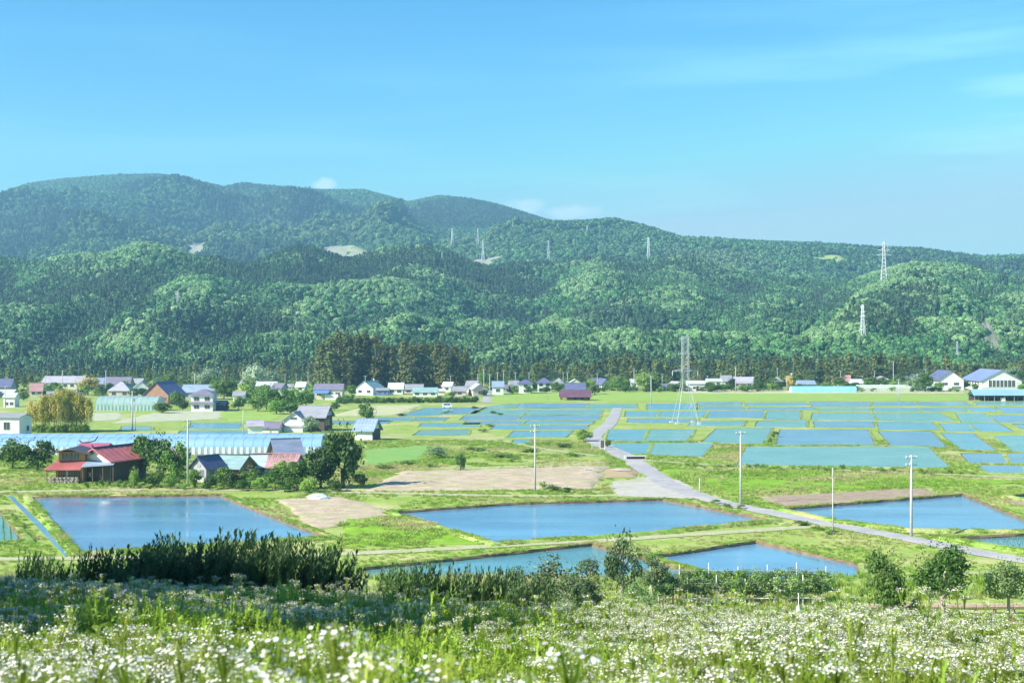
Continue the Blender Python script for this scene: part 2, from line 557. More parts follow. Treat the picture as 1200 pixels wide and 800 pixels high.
PETAL = pmat('white_petals', (0.88, 0.88, 0.88), (0.82, 0.81, 0.85), 3, 0.7, spec=0.15)
YOLK = pmat('flower_centre', (0.70, 0.52, 0.08), (0.60, 0.42, 0.06), 5, 0.8)
HILLG = pmat('hill_undergrowth', (0.045, 0.10, 0.040), (0.08, 0.15, 0.055), 0.01, 0.95, spec=0.1)
ROCK = pmat('pale_rock', (0.27, 0.26, 0.24), (0.17, 0.19, 0.14), 0.09, 0.95, 1.0, 0.15, 0.1, c3=(0.14, 0.20, 0.09))

# ------------------------------------------------------------------ foliage meshes
def leaf_quads(c, nrm, size, aspect=0.6, r=rng, fold=0.25):
    """leaf faces: centres, facing normals, sizes -> vertices and quads (each leaf bent along its middle is a kite of 4)"""
    n = len(c)
    a = r.normal(size=(n, 3))
    t = np.cross(nrm, a); t /= np.linalg.norm(t, axis=1, keepdims=True) + 1e-9
    b = np.cross(nrm, t)
    s = np.asarray(size).reshape(-1, 1)*np.ones((n, 1))
    v = np.stack([c - t*s, c - b*s*aspect + nrm*s*fold, c + t*s, c + b*s*aspect - nrm*s*fold*0.4], 1).reshape(-1, 3)
    f = np.arange(n*4).reshape(-1, 4)
    return v, f


def unit(n, r=rng):
    d = r.normal(size=(n, 3))
    return d/np.linalg.norm(d, axis=1, keepdims=True)


def crown_mesh(name, seed, mat, rx=1.0, rz=0.8, blobs=14, n=1500, leaf=0.09, z0=0.0, flat=0.75):
    """A crown about 2*rx wide: leaf clumps round many lobes, with gaps between."""
    r = np.random.default_rng(seed)
    cs, ns, ss = [], [], []
    for k in range(blobs):
        d = unit(1, r)[0]
        rad = r.uniform(0.35, 0.78)
        p = d*np.array([rx, rx, rz])*rad
        br = r.uniform(0.26, 0.44)*rx
        m = int(n/blobs*r.uniform(0.6, 1.4))
        q = unit(m, r)
        rr = br*(0.45 + 0.6*r.random((m, 1))**0.6)
        cs.append(p + q*rr*np.array([1, 1, flat])); ns.append(q*0.7 + unit(m, r)*0.6 + np.array([0, 0, 0.35])); ss.append(leaf*r.uniform(0.6, 1.35, m))
    # ragged shoots beyond the outline
    m = n//12
    q = unit(m, r)
    cs.append(q*np.array([rx, rx, rz])*r.uniform(0.85, 1.12, (m, 1))); ns.append(unit(m, r)); ss.append(leaf*r.uniform(0.5, 1.0, m))
    c = np.concatenate(cs); nn = np.concatenate(ns); nn /= np.linalg.norm(nn, axis=1, keepdims=True)
    c[:, 2] += z0
    v, f = leaf_quads(c, nn, np.concatenate(ss), 0.6, r)
    return np_mesh(name, v, f, mat)


def conifer_mesh(name, seed, mat, h=1.0, w=0.16, n=700, leaf=0.03, bare=0.12, top=0.35):
    """A cedar crown of height h from drooping sprays set in loose whorls."""
    r = np.random.default_rng(seed)
    nw = 17
    lev = np.sort(r.uniform(bare, 0.97, nw))
    cs, ns, ss = [], [], []
    for z in lev:
        prof = (1 - z)**0.75*(0.75 + 0.5*r.random()) + 0.10
        if z < bare + 0.15: prof *= 0.75
        arms = r.integers(5, 9)
        a0 = r.random()*6.28
        for k in range(arms):
            a = a0 + 6.28*k/arms + r.normal(0, 0.25)
            L = w*prof*r.uniform(0.7, 1.25)
            m = max(3, int(n/nw/arms))
            t = r.random(m)**0.6
            rad = L*t
            cs.append(np.stack([np.cos(a)*rad, np.sin(a)*rad, h*z - 0.35*rad + r.normal(0, 0.012, m)*h], 1) + r.normal(0, w*0.10, (m, 3)))
            nn = np.stack([np.cos(a)*np.ones(m), np.sin(a)*np.ones(m), np.full(m, 0.9)], 1) + r.normal(0, 0.5, (m, 3))
            ns.append(nn); ss.append(leaf*r.uniform(0.7, 1.4, m))
    m = 14
    cs.append(np.stack([r.normal(0, 0.008, m), r.normal(0, 0.008, m), r.uniform(0.93, 1.02, m)*h], 1)); ns.append(unit(m, r)); ss.append(np.full(m, leaf*0.7))
    c = np.concatenate(cs); nn = np.concatenate(ns); nn /= np.linalg.norm(nn, axis=1, keepdims=True)
    v, f = leaf_quads(c, nn, np.concatenate(ss), 0.55, r)
    return np_mesh(name, v, f, mat)


def trunk_mesh(name, seed, mat, h=1.0, r0=0.06, limbs=6, spread=0.55, top=1.0):
    r = np.random.default_rng(seed)
    m = MB()
    r0 = r0*0.62
    pts = [(0, 0, -0.05*h)] + [(r.normal(0, 0.02)*h*k, r.normal(0, 0.02)*h*k, h*0.26*k) for k in range(1, 5)]
    m.tube(pts, [r0*1.3, r0, r0*0.8, r0*0.55, r0*0.25], 7)
    for k in range(limbs):
        z = r.uniform(0.3, 0.8)*h
        a = 6.28*k/limbs + r.normal(0, 0.3)
        L = spread*r.uniform(0.6, 1.0)
        d = Vector((math.cos(a), math.sin(a), r.uniform(0.5, 1.1)))
        p0 = Vector((0, 0, z))
        m.tube([p0, p0 + d*L*0.5 + Vector((0, 0, 0.04)), p0 + d*L], [r0*0.5, r0*0.32, r0*0.1], 5)
    return m.mesh(name, mat, True)


# ------------------------------------------------------------------ terrain
def edge_y(u):
    return 36 - 9*np.clip(u/0.36, -1.2, 1.2)


def ground_z(x, y):
    """foreground slope, drop, orchard terrace, level plain"""
    x, y = np.asarray(x, float), np.asarray(y, float)
    u = x/np.maximum(y + 6, 8)
    sl = 0.150 + np.where(u < 0, 0.008, 0.013)*np.clip(u/0.36, -2, 2)
    e = edge_y(u)
    hill = HC - 1.68 - sl*np.clip(y, -12, None)
    ze = HC - 1.68 - sl*e
    t = np.clip((y - e)/(90 - e), 0, 1)
    s = 1 - (1 - t)**1.7
    drop = ze + (4.6 - ze)*s
    terr = 4.6 - 1.2*np.clip((y - 90)/34, 0, 1)
    t3 = np.clip((y - 124)/7, 0, 1)
    foot = 3.4*(1 - t3*t3*(3 - 2*t3))
    z = np.where(y < e, hill, np.where(y < 90, drop, np.where(y < 124, terr, foot)))
    bump = (fbm(x, y, 7.0, 3) - 0.5)*0.35*np.clip((128 - y)/20, 0, 1)
    return z + bump


def grid_obj(name, X, Y, Z, mat, smooth=True):
    n, m = X.shape
    v = np.stack([X, Y, Z], -1).reshape(-1, 3)
    i = np.arange(n*m).reshape(n, m)
    f = np.stack([i[:-1, :-1], i[:-1, 1:], i[1:, 1:], i[1:, :-1]], -1).reshape(-1, 4)
    return link(name, np_mesh(name, v, f, mat, smooth=smooth))


ys = np.concatenate([np.arange(-40, 60, 1.0), np.arange(60, 140, 2.0), np.arange(140, 400, 10), np.linspace(400, 1010, 20)])
ss = np.linspace(-1, 1, 141)
Yg, Sg = np.meshgrid(ys, ss, indexing='ij')
Xg = Sg*(45 + 0.85*np.maximum(Yg, 0))
tag(grid_obj('ground', Xg, Yg, ground_z(Xg, Yg), GRASS), kind='structure')


def ridge(points):
    return [(((px - 600)/F*d), d, HC + (400 - py)/F*d) for px, py, d in points]


FRONT = [
    (0.52, [(-260, 300, 1750), (-150, 303, 1750), (0, 303, 1700), (60, 309, 1700), (120, 299, 1600), (175, 297, 1550), (240, 311, 1600), (290, 311, 1700), (350, 291, 1700), (400, 303, 1750), (460, 294, 1800), (505, 297, 1800), (540, 316, 1850), (620, 313, 1900), (700, 311, 1900), (800, 310, 1900), (860, 323, 1900), (930, 329, 1900), (1000, 335, 1850), (1040, 323, 1700), (1080, 317, 1650), (1120, 315, 1650), (1200, 334, 1650), (1350, 337, 1650), (1460, 337, 1650)]),
    (0.56, [(175, 297, 1550), (140, 330, 1400), (84, 357, 1280), (0, 392, 1130), (-60, 425, 960)]),
    (0.52, [(240, 311, 1600), (222, 345, 1330), (205, 368, 1200), (160, 400, 1050), (110, 432, 930)]),
    (0.58, [(505, 300, 1800), (480, 322, 1560), (415, 358, 1370), (355, 400, 1140), (325, 434, 930)]),
    (0.58, [(350, 291, 1700), (335, 345, 1450), (292, 404, 1100), (262, 434, 930)]),
    (0.58, [(540, 316, 1850), (578, 352, 1500), (556, 396, 1180), (585, 434, 930)]),
    (0.56, [(480, 322, 1560), (500, 360, 1340), (478, 408, 1080)]),
    (0.52, [(700, 311, 1900), (690, 356, 1500), (655, 402, 1150), (668, 436, 920)]),
    (0.52, [(800, 310, 1900), (790, 356, 1550), (757, 404, 1180), (735, 436, 920)]),
    (0.52, [(930, 329, 1900), (900, 376, 1480), (868, 412, 1130), (850, 436, 920)]),
    (0.58, [(1080, 317, 1650), (1075, 342, 1450), (1045, 376, 1230), (985, 424, 980)]),
    (0.58, [(1075, 342, 1450), (1110, 385, 1200), (1100, 430, 950)]),
    (0.56, [(1200, 334, 1650), (1185, 376, 1330), (1152, 424, 1000)]),
    (0.56, [(-60, 303, 1700), (-90, 360, 1350), (-140, 420, 1000)]),
    (0.56, [(1330, 337, 1650), (1300, 390, 1250), (1270, 430, 950)]),
]
BACK = [
    (0.22, [(-500, 261, 4600), (-250, 247, 4600), (-100, 237, 4500), (0, 228, 4500), (35, 215, 4500), (80, 209, 4500), (140, 205, 4500), (160, 205, 4500), (187, 204, 4500), (208, 207, 4500), (230, 212, 4500), (262, 220, 4450), (283, 215, 4400), (330, 219, 4400), (370, 222, 4400), (425, 222, 4400), (440, 226, 4350), (478, 237, 4300), (515, 229, 4250), (545, 232, 4200), (585, 241, 4150), (640, 259, 4050), (690, 273, 3950)]),
    (0.17, [(600, 272, 3750), (640, 262, 3700), (680, 261, 3650), (720, 258, 3600), (760, 268, 3550), (800, 281, 3500), (850, 283, 3450), (900, 285, 3400), (960, 287, 3400), (1000, 291, 3400), (1050, 294, 3400), (1080, 295, 3400), (1110, 299, 3400), (1150, 303, 3400), (1200, 301, 3500), (1300, 306, 3500), (1600, 316, 3500)]),
    (0.40, [(283, 216, 4400), (262, 240, 3850), (215, 268, 3300), (180, 296, 2800)]),
    (0.40, [(425, 226, 4350), (400, 256, 3700), (365, 284, 3000)]),
    (0.40, [(140, 209, 4500), (90, 246, 3800), (30, 284, 3050)]),
    (0.40, [(515, 233, 4250), (492, 262, 3600), (470, 290, 2900)]),
    (0.38, [(35, 219, 4500), (-40, 258, 3700), (-90, 290, 3000)]),
    (0.34, [(720, 257, 3600), (690, 278, 3200), (655, 298, 2700)]),
    (0.32, [(850, 282, 3450), (830, 297, 2900)]),
    (0.32, [(1080, 294, 3400), (1040, 306, 2700)]),
]
FR = [(k, ridge(p)) for k, p in FRONT]
BR = [(k, ridge(p)) for k, p in BACK]


def poly_height(X, Y, k, pts):
    best = np.full(X.shape, -400.0)
    for (x0, y0, z0), (x1, y1, z1) in zip(pts[:-1], pts[1:]):
        dx, dy = x1 - x0, y1 - y0
        t = np.clip(((X - x0)*dx + (Y - y0)*dy)/(dx*dx + dy*dy), 0, 1)
        dist = np.hypot(X - x0 - t*dx, Y - y0 - t*dy)
        # rounded crest
        h = z0 + t*(z1 - z0) - k*(np.sqrt(dist*dist + 30**2) - 30)
        best = np.maximum(best, h)
    return best


def smax(hs, s):
    m = np.max(hs, 0)
    return m + s*np.log(np.sum([np.exp((h - m)/s) for h in hs], 0)) - s*0.4


def hill_z(X, Y):
    X, Y = np.asarray(X, float), np.asarray(Y, float)
    base = np.clip((Y - 900)/1000, 0, 1)*46 - 2
    f = [poly_height(X, Y, k, p) for k, p in FR]
    t = np.clip((Y - 1800)/1200, 0, 1)
    plateau = np.where(Y > 1700, 60 + 105*t*t*(3 - 2*t), base)
    bk = [poly_height(X, Y, k, p) for k, p in BR]
    nf = (fbm(X, Y, 190, 4, True) - 0.60)*72 + (fbm(X + 900, Y, 60, 3) - 0.5)*14
    crest = np.abs(f[0] - np.max(f, 0)) < 3
    amp = np.clip((Y - 880)/120, 0, 1)*np.clip(np.abs(f[0] - (62 + 0*Y))/60, 0.35, 1)*np.where(crest, 0.35, 1)
    front = smax(np.stack(f + [base]), 7.0) + nf*amp*np.where(Y > 2000, 0.3, 1)
    nb = (fbm(X, Y + 400, 620, 5, True) - 0.62)*290 + (fbm(X, Y, 150, 4, True) - 0.62)*70
    cr = np.minimum(np.abs(bk[0] - np.max(bk, 0)), np.abs(bk[1] - np.max(bk, 0)))
    hb = np.max(bk, 0)
    top = np.maximum(poly_height(X, Y, 0.0005, BR[0][1][:1]*2), hb)
    dc = np.maximum(np.where(X > -250, 3450, 4250) - Y, 0) + np.maximum(Y - np.where(X < 900, 4450, 3600), 0)
    ampb = np.clip(dc/700, 0.06, 1)*np.clip((Y - 2300)/500, 0, 1)
    back = smax(np.stack(bk + [plateau]), 9.0) + nb*ampb
    # nothing between here and the crest stands above the crest line
    uu = X/np.maximum(Y, 1)
    el = np.maximum(*[np.interp(uu, [p[0]/p[1] for p in q], [(p[2] - HC)/p[1] for p in q], left=q_l, right=q_r) for q, q_l, q_r in ((BR[0][1], 0.08, 0.0), (BR[1][1], 0.0, 0.055))])
    cap = HC + Y*(el - 0.0022)
    back = np.where(Y > 2200, -smax(np.stack([-back, -cap]), 6.0), back)
    back = np.where(Y < 1900, -50, back)
    return np.maximum(front, back)


yh = np.concatenate([np.arange(860, 2050, 9.0), np.arange(2050, 5600, 32.0)])
uh = np.linspace(-0.62, 0.62, 330)
Yh, Uh = np.meshgrid(yh, uh, indexing='ij')
Xh = Uh*Yh
_Zh = hill_z(Xh, Yh)
_hzmin, _hzmax = _Zh.min(), _Zh.max()
print('HILL RANGE', _hzmin, _hzmax)
tag(grid_obj('hills', Xh, Yh, _Zh, HILLG), kind='structure')


def ray_hit(px, py, d0=900, d1=5000):
    ds = np.arange(d0, d1, 4.0)
    u, v = (px - 600)/F, (400 - py)/F
    z = hill_z(u*ds, ds)
    k = np.argmax(z >= HC + v*ds)
    if not (z >= HC + v*ds).any(): return None
    return (u*ds[k], ds[k], float(z[k]))


# ------------------------------------------------------------------ scatter (only for what nobody could count)
def scatter(name, pts, protos, idx, rz, sc, tilt=None):
    n = len(pts)
    pc = bpy.data.collections.new(name + '_kinds')
    for k, me in enumerate(protos):
        pc.objects.link(bpy.data.objects.new('%s_kind_%s' % (name, 'abcdefghijklmnop'[k]), me))
    me = bpy.data.meshes.new(name)
    me.vertices.add(n)
    me.vertices.foreach_set('co', np.asarray(pts, np.float32).ravel())
    for nm, typ, val in (('idx', 'INT', np.asarray(idx, np.int32)), ('sc', 'FLOAT', np.asarray(sc, np.float32))):
        me.attributes.new(nm, typ, 'POINT').data.foreach_set('value', val)
    rot = np.zeros((n, 3), np.float32)
    if tilt is not None: rot[:, :2] = tilt
    rot[:, 2] = rz
    me.attributes.new('rot', 'FLOAT_VECTOR', 'POINT').data.foreach_set('vector', rot.ravel())
    o = link(name, me)
    ng = bpy.data.node_groups.new(name + '_scatter', 'GeometryNodeTree')
    ng.interface.new_socket('Geometry', in_out='INPUT', socket_type='NodeSocketGeometry')
    ng.interface.new_socket('Geometry', in_out='OUTPUT', socket_type='NodeSocketGeometry')
    gi, go = nd(ng, 'NodeGroupInput'), nd(ng, 'NodeGroupOutput')
    ip = nd(ng, 'GeometryNodeInstanceOnPoints')
    ci = nd(ng, 'GeometryNodeCollectionInfo')
    ci.inputs['Collection'].default_value = pc
    ci.inputs['Separate Children'].default_value = True
    ci.inputs['Reset Children'].default_value = True

    def attr(nm, typ):
        a = nd(ng, 'GeometryNodeInputNamedAttribute', data_type=typ)
        a.inputs['Name'].default_value = nm
        return [s for s in a.outputs if s.name == 'Attribute' and s.enabled][0]
    lk(ng, gi.outputs[0], ip.inputs['Points'])
    lk(ng, ci.outputs[0], ip.inputs['Instance'])
    ip.inputs['Pick Instance'].default_value = True
    lk(ng, attr('idx', 'INT'), ip.inputs['Instance Index'])
    er = nd(ng, 'FunctionNodeEulerToRotation')
    lk(ng, attr('rot', 'FLOAT_VECTOR'), er.inputs[0])
    lk(ng, er.outputs[0], ip.inputs['Rotation'])
    lk(ng, attr('sc', 'FLOAT'), ip.inputs['Scale'])
    lk(ng, ip.outputs[0], go.inputs[0])
    md = o.modifiers.new('scatter', 'NODES')
    md.node_group = ng
    return tag(o, kind='stuff')


# ---- forest on the hills
def hill_crown(name, seed, mat, n=90):
    """A broad forest crown, unit radius: lumpy core and leaf clumps standing out of it."""
    r = np.random.default_rng(seed)
    q = unit(n, r)
    q[:, 2] = np.abs(q[:, 2])*1.1 - 0.25
    lump = 0.72 + 0.3*fbm(q[:, 0]*3 + seed, q[:, 1]*3 + q[:, 2]*2, 1.0, 2)
    c = q*lump[:, None]*np.array([1, 1, 1.05]) + np.array([0, 0, 0.75])
    nn = q + unit(n, r)*0.55
    nn /= np.linalg.norm(nn, axis=1, keepdims=True)
    v, f = leaf_quads(c, nn, 0.30*r.uniform(0.7, 1.3, n), 0.75, r)
    return np_mesh(name, v, f, mat)


bare = []      # (x, y, rx, ry) clearings in the forest


def clearing(px, py, wpx, hx, d0=900):
    h = ray_hit(px, py, d0)
    if h is None: return None
    s = F/h[1]
    bare.append((h[0], h[1], wpx/2/s, hx))
    return h


quarry = clearing(412, 292, 84, 90, 2100)
patchA = clearing(568, 308, 56, 60, 1700)
patchB = clearing(980, 305, 60, 60, 2100)
rockA = clearing(655, 383, 34, 26, 900)
rockB = clearing(1160, 398, 17, 34, 900)
patchC = clearing(228, 297, 24, 50, 2000)


def clear_mask(x, y):
    m = np.zeros(x.shape, bool)
    for bx, by, rx, ry in bare:
        m |= ((x - bx)/rx)**2 + ((y - by)/ry)**2 < 0.62 + 0.5*(fbm(x, y, 25, 2) - 0.5)
    return m


def hill_patch(name, i, mat, rough=1.0):
    bx, by, rx, ry = bare[i]
    a = np.linspace(0, 2*math.pi, 28, endpoint=False)
    rr = np.linspace(0.02, 1.05, 9)
    RR, AA = np.meshgrid(rr, np.append(a, a[0]), indexing='ij')
    wob = 1 + 0.18*np.sin(AA*3 + i) + 0.12*np.sin(AA*5 + 2*i)
    X, Y = bx + RR*rx*np.cos(AA)*wob, by + RR*ry*np.sin(AA)*wob
    Z = hill_z(X, Y) + 1.2 + rough*(fbm(X, Y, 9, 3) - 0.5)
    tag(grid_obj(name, X, Y, Z, mat), kind='structure')


QUARRY = pmat('bare_slope', (0.36, 0.36, 0.31), (0.26, 0.28, 0.21), 0.03, 0.95, 0.3, 0.4, 0.1, c3=(0.32, 0.38, 0.18))
HMEAD = pmat('hill_meadow', (0.34, 0.42, 0.14), (0.24, 0.36, 0.10), 0.03, 0.95, 0.3, 0.3, 0.1)
hill_patch('bare_slope', 0, QUARRY)
hill_patch('bare_slope', 1, QUARRY)
hill_patch('hill_meadow', 2, HMEAD)
hill_patch('rock_face', 3, ROCK, 9)
hill_patch('rock_face', 4, ROCK, 9)
hill_patch('bare_slope', 5, QUARRY)


def forest():
    r = np.random.default_rng(3)
    n = 155000
    d = np.sqrt(r.uniform(872**2, 2000**2, n))
    u = r.uniform(-0.50, 0.50, n)
    x, y = u*d, d
    ok = ~clear_mask(x, y) & ~((u > 0.375) & False)
    x, y = x[ok], y[ok]
    z = hill_z(x, y)
    # conifers keep to their own stands
    con = (fbm(x, y, 190, 3) + 0.22*r.random(len(x)) > 0.76)
    con |= (y < 925) & (r.random(len(x)) < 0.6)
    con |= (np.abs(x/y - 0.17) < 0.13) & (y < 1500) & (r.random(len(x)) < 0.5) & (fbm(x + 50, y, 140, 2) > 0.55)
    idx = np.where(con, 4 + r.integers(0, 3, len(x)), r.integers(0, 4, len(x)))
    mix = ~con & (r.random(len(x)) < 0.10 + 0.9*np.clip(fbm(x + 700, y, 110, 3) - 0.36, 0, 0.6))
    sc = np.where(con, r.uniform(6.0, 10.0, len(x)), r.uniform(1.8, 3.5, len(x))*(0.8 + 0.5*fbm(x, y, 90, 2)))
    # pale crowns paint sunlight onto the crests, dark conifers deepen the folds
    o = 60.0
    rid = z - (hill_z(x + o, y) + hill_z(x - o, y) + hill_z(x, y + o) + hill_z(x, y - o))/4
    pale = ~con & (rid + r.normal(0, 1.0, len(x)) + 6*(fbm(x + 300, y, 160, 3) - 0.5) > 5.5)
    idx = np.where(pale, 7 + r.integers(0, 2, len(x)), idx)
    dk = (rid + r.normal(0, 1.5, len(x)) < -7.0) & (r.random(len(x)) < 0.6)
    idx = np.where(dk, 4 + r.integers(0, 3, len(x)), idx)
    sc = np.where(dk & ~con, r.uniform(6.5, 10, len(x)), sc)
    mix &= ~pale & ~dk
    idx = np.where(mix, 9 + r.integers(0, 3, len(x)), idx)
    sc = np.where(mix, r.uniform(5.5, 9.5, len(x)), sc)
    protos = [hill_crown('broadleaf_crown', 40 + k, L_HILL) for k in range(4)] + [conifer_mesh('conifer_crown', 60 + k, L_HCON, 1.0, 0.24, 110, 0.075, 0.03) for k in range(3)] + [hill_crown('pale_sunlit_crown', 70 + k, L_HSUNLIT) for k in range(2)] + [conifer_mesh('mixed_conifer_crown', 74 + k, L_HMIX, 1.0, 0.27, 90, 0.085, 0.02) for k in range(3)]
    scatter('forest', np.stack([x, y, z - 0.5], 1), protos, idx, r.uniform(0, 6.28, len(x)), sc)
    n = 170000
    d = np.sqrt(r.uniform(2000**2, 4900**2, n))
    u = r.uniform(-0.46, 0.46, n)
    x, y = u*d, d
    ok = ~clear_mask(x, y)
    x, y = x[ok], y[ok]
    z = hill_z(x, y)
    con = fbm(x, y, 420, 3) + 0.2*r.random(len(x)) > 0.66
    idx = np.where(con, 3 + r.integers(0, 2, len(x)), r.integers(0, 3, len(x)))
    sc = np.where(con, r.uniform(9, 15, len(x)), r.uniform(4.0, 7.5, len(x)))
    protos = [hill_crown('far_broadleaf_crown', 80 + k, L_FAR, 56) for k in range(3)] + [conifer_mesh('far_conifer_crown', 90 + k, L_HCON, 1.0, 0.28, 70, 0.10, 0.03) for k in range(2)]
    scatter('forest', np.stack([x, y, z - 1], 1), protos, idx, r.uniform(0, 6.28, len(x)), sc)


forest()

# ------------------------------------------------------------------ haze: the valley air
hz = bpy.data.materials.new('valley_air')
hz.use_nodes = True
ht = hz.node_tree
ht.nodes.clear()
ho = nd(ht, 'ShaderNodeOutputMaterial')
pv = nd(ht, 'ShaderNodeVolumePrincipled')
pv.inputs['Color'].default_value = (0.34, 0.72, 1.0, 1)
pv.inputs['Density'].default_value = 1.9e-4
pv.inputs['Anisotropy'].default_value = 0.2
lk(ht, pv.outputs[0], ho.inputs['Volume'])
HZTOP = float(_hzmax) + 30
hb_ = MB().box(-3600, 3600, -70, 5700, float(min(_hzmin, 0.0)) - 1.0, HZTOP).build('haze', hz)
tag(hb_, kind='stuff')

# ------------------------------------------------------------------ plain: paddies, banks, fields, roads
BLOCK = []          # ground polygons where no grass tufts grow


def area2(p):
    return sum(p[i][0]*p[(i + 1) % len(p)][1] - p[(i + 1) % len(p)][0]*p[i][1] for i in range(len(p)))


def offset(poly, d):
    """polygon (counter-clockwise) moved outward by d"""
    n = len(poly); out = []
    for i in range(n):
        p0, p1, p2 = Vector(poly[i - 1]), Vector(poly[i]), Vector(poly[(i + 1) % n])
        e1, e2 = (p1 - p0).normalized(), (p2 - p1).normalized()
        n1, n2 = Vector((e1.y, -e1.x)), Vector((e2.y, -e2.x))
        m = n1 + n2
        m = m/max(m.length_squared, 0.35)*2
        out.append((p1.x + m.x*d, p1.y + m.y*d))
    return out


def refine(poly, step):
    out = []
    for i in range(len(poly)):
        a, b = Vector(poly[i]), Vector(poly[(i + 1) % len(poly)])
        k = max(1, int((b - a).length/step))
        out += [tuple(a.lerp(b, j/k)) for j in range(k)]
    return out


pcount = 0


def paddy(pix, mat, w=0.8, h=0.32, near=False):
    global pcount
    pcount += 1
    poly = [gp(*p) for p in pix]
    if area2(poly) < 0: poly = poly[::-1]
    BLOCK.append(offset(poly, 0.15))
    me = MB().add([(x, y, 0.05) for x, y in poly], [tuple(range(len(poly)))]).mesh('paddy_water', mat)
    tag(link('paddy_water', me), kind='structure')
    h = h + (0.013 if near else 0.006)*(pcount % 9)
    base = refine(poly, 1.2 if near else 6.0)
    r = np.random.default_rng(pcount)

    def ring(d, z, jit, jz):
        q = offset(base, d)
        return [(x + r.normal(0, jit), y + r.normal(0, jit), z + r.normal(0, jz if near else jz*0.4)) for x, y in q]
    j = 0.06 if near else 0.10
    rings = [ring(-0.06, -0.05, j*0.5, 0), ring(0.0, h*0.45, j, 0.02), ring(0.16, h, j, 0.03), ring(0.16 + w*0.5, h + 0.04, j, 0.04), ring(0.16 + w, h*0.9, j*1.5, 0.03), ring(0.16 + w + 0.6, -0.06, j*2, 0)]
    m = MB()
    m.loft(rings[:3], 0, caps=False)
    m2 = MB(); m2.loft(rings[2:], 1, caps=False)
    m.add(m2.v, m2.f, 1)
    tag(m.build('paddy_bank', [MUD, BANK], smooth=False), kind='structure')


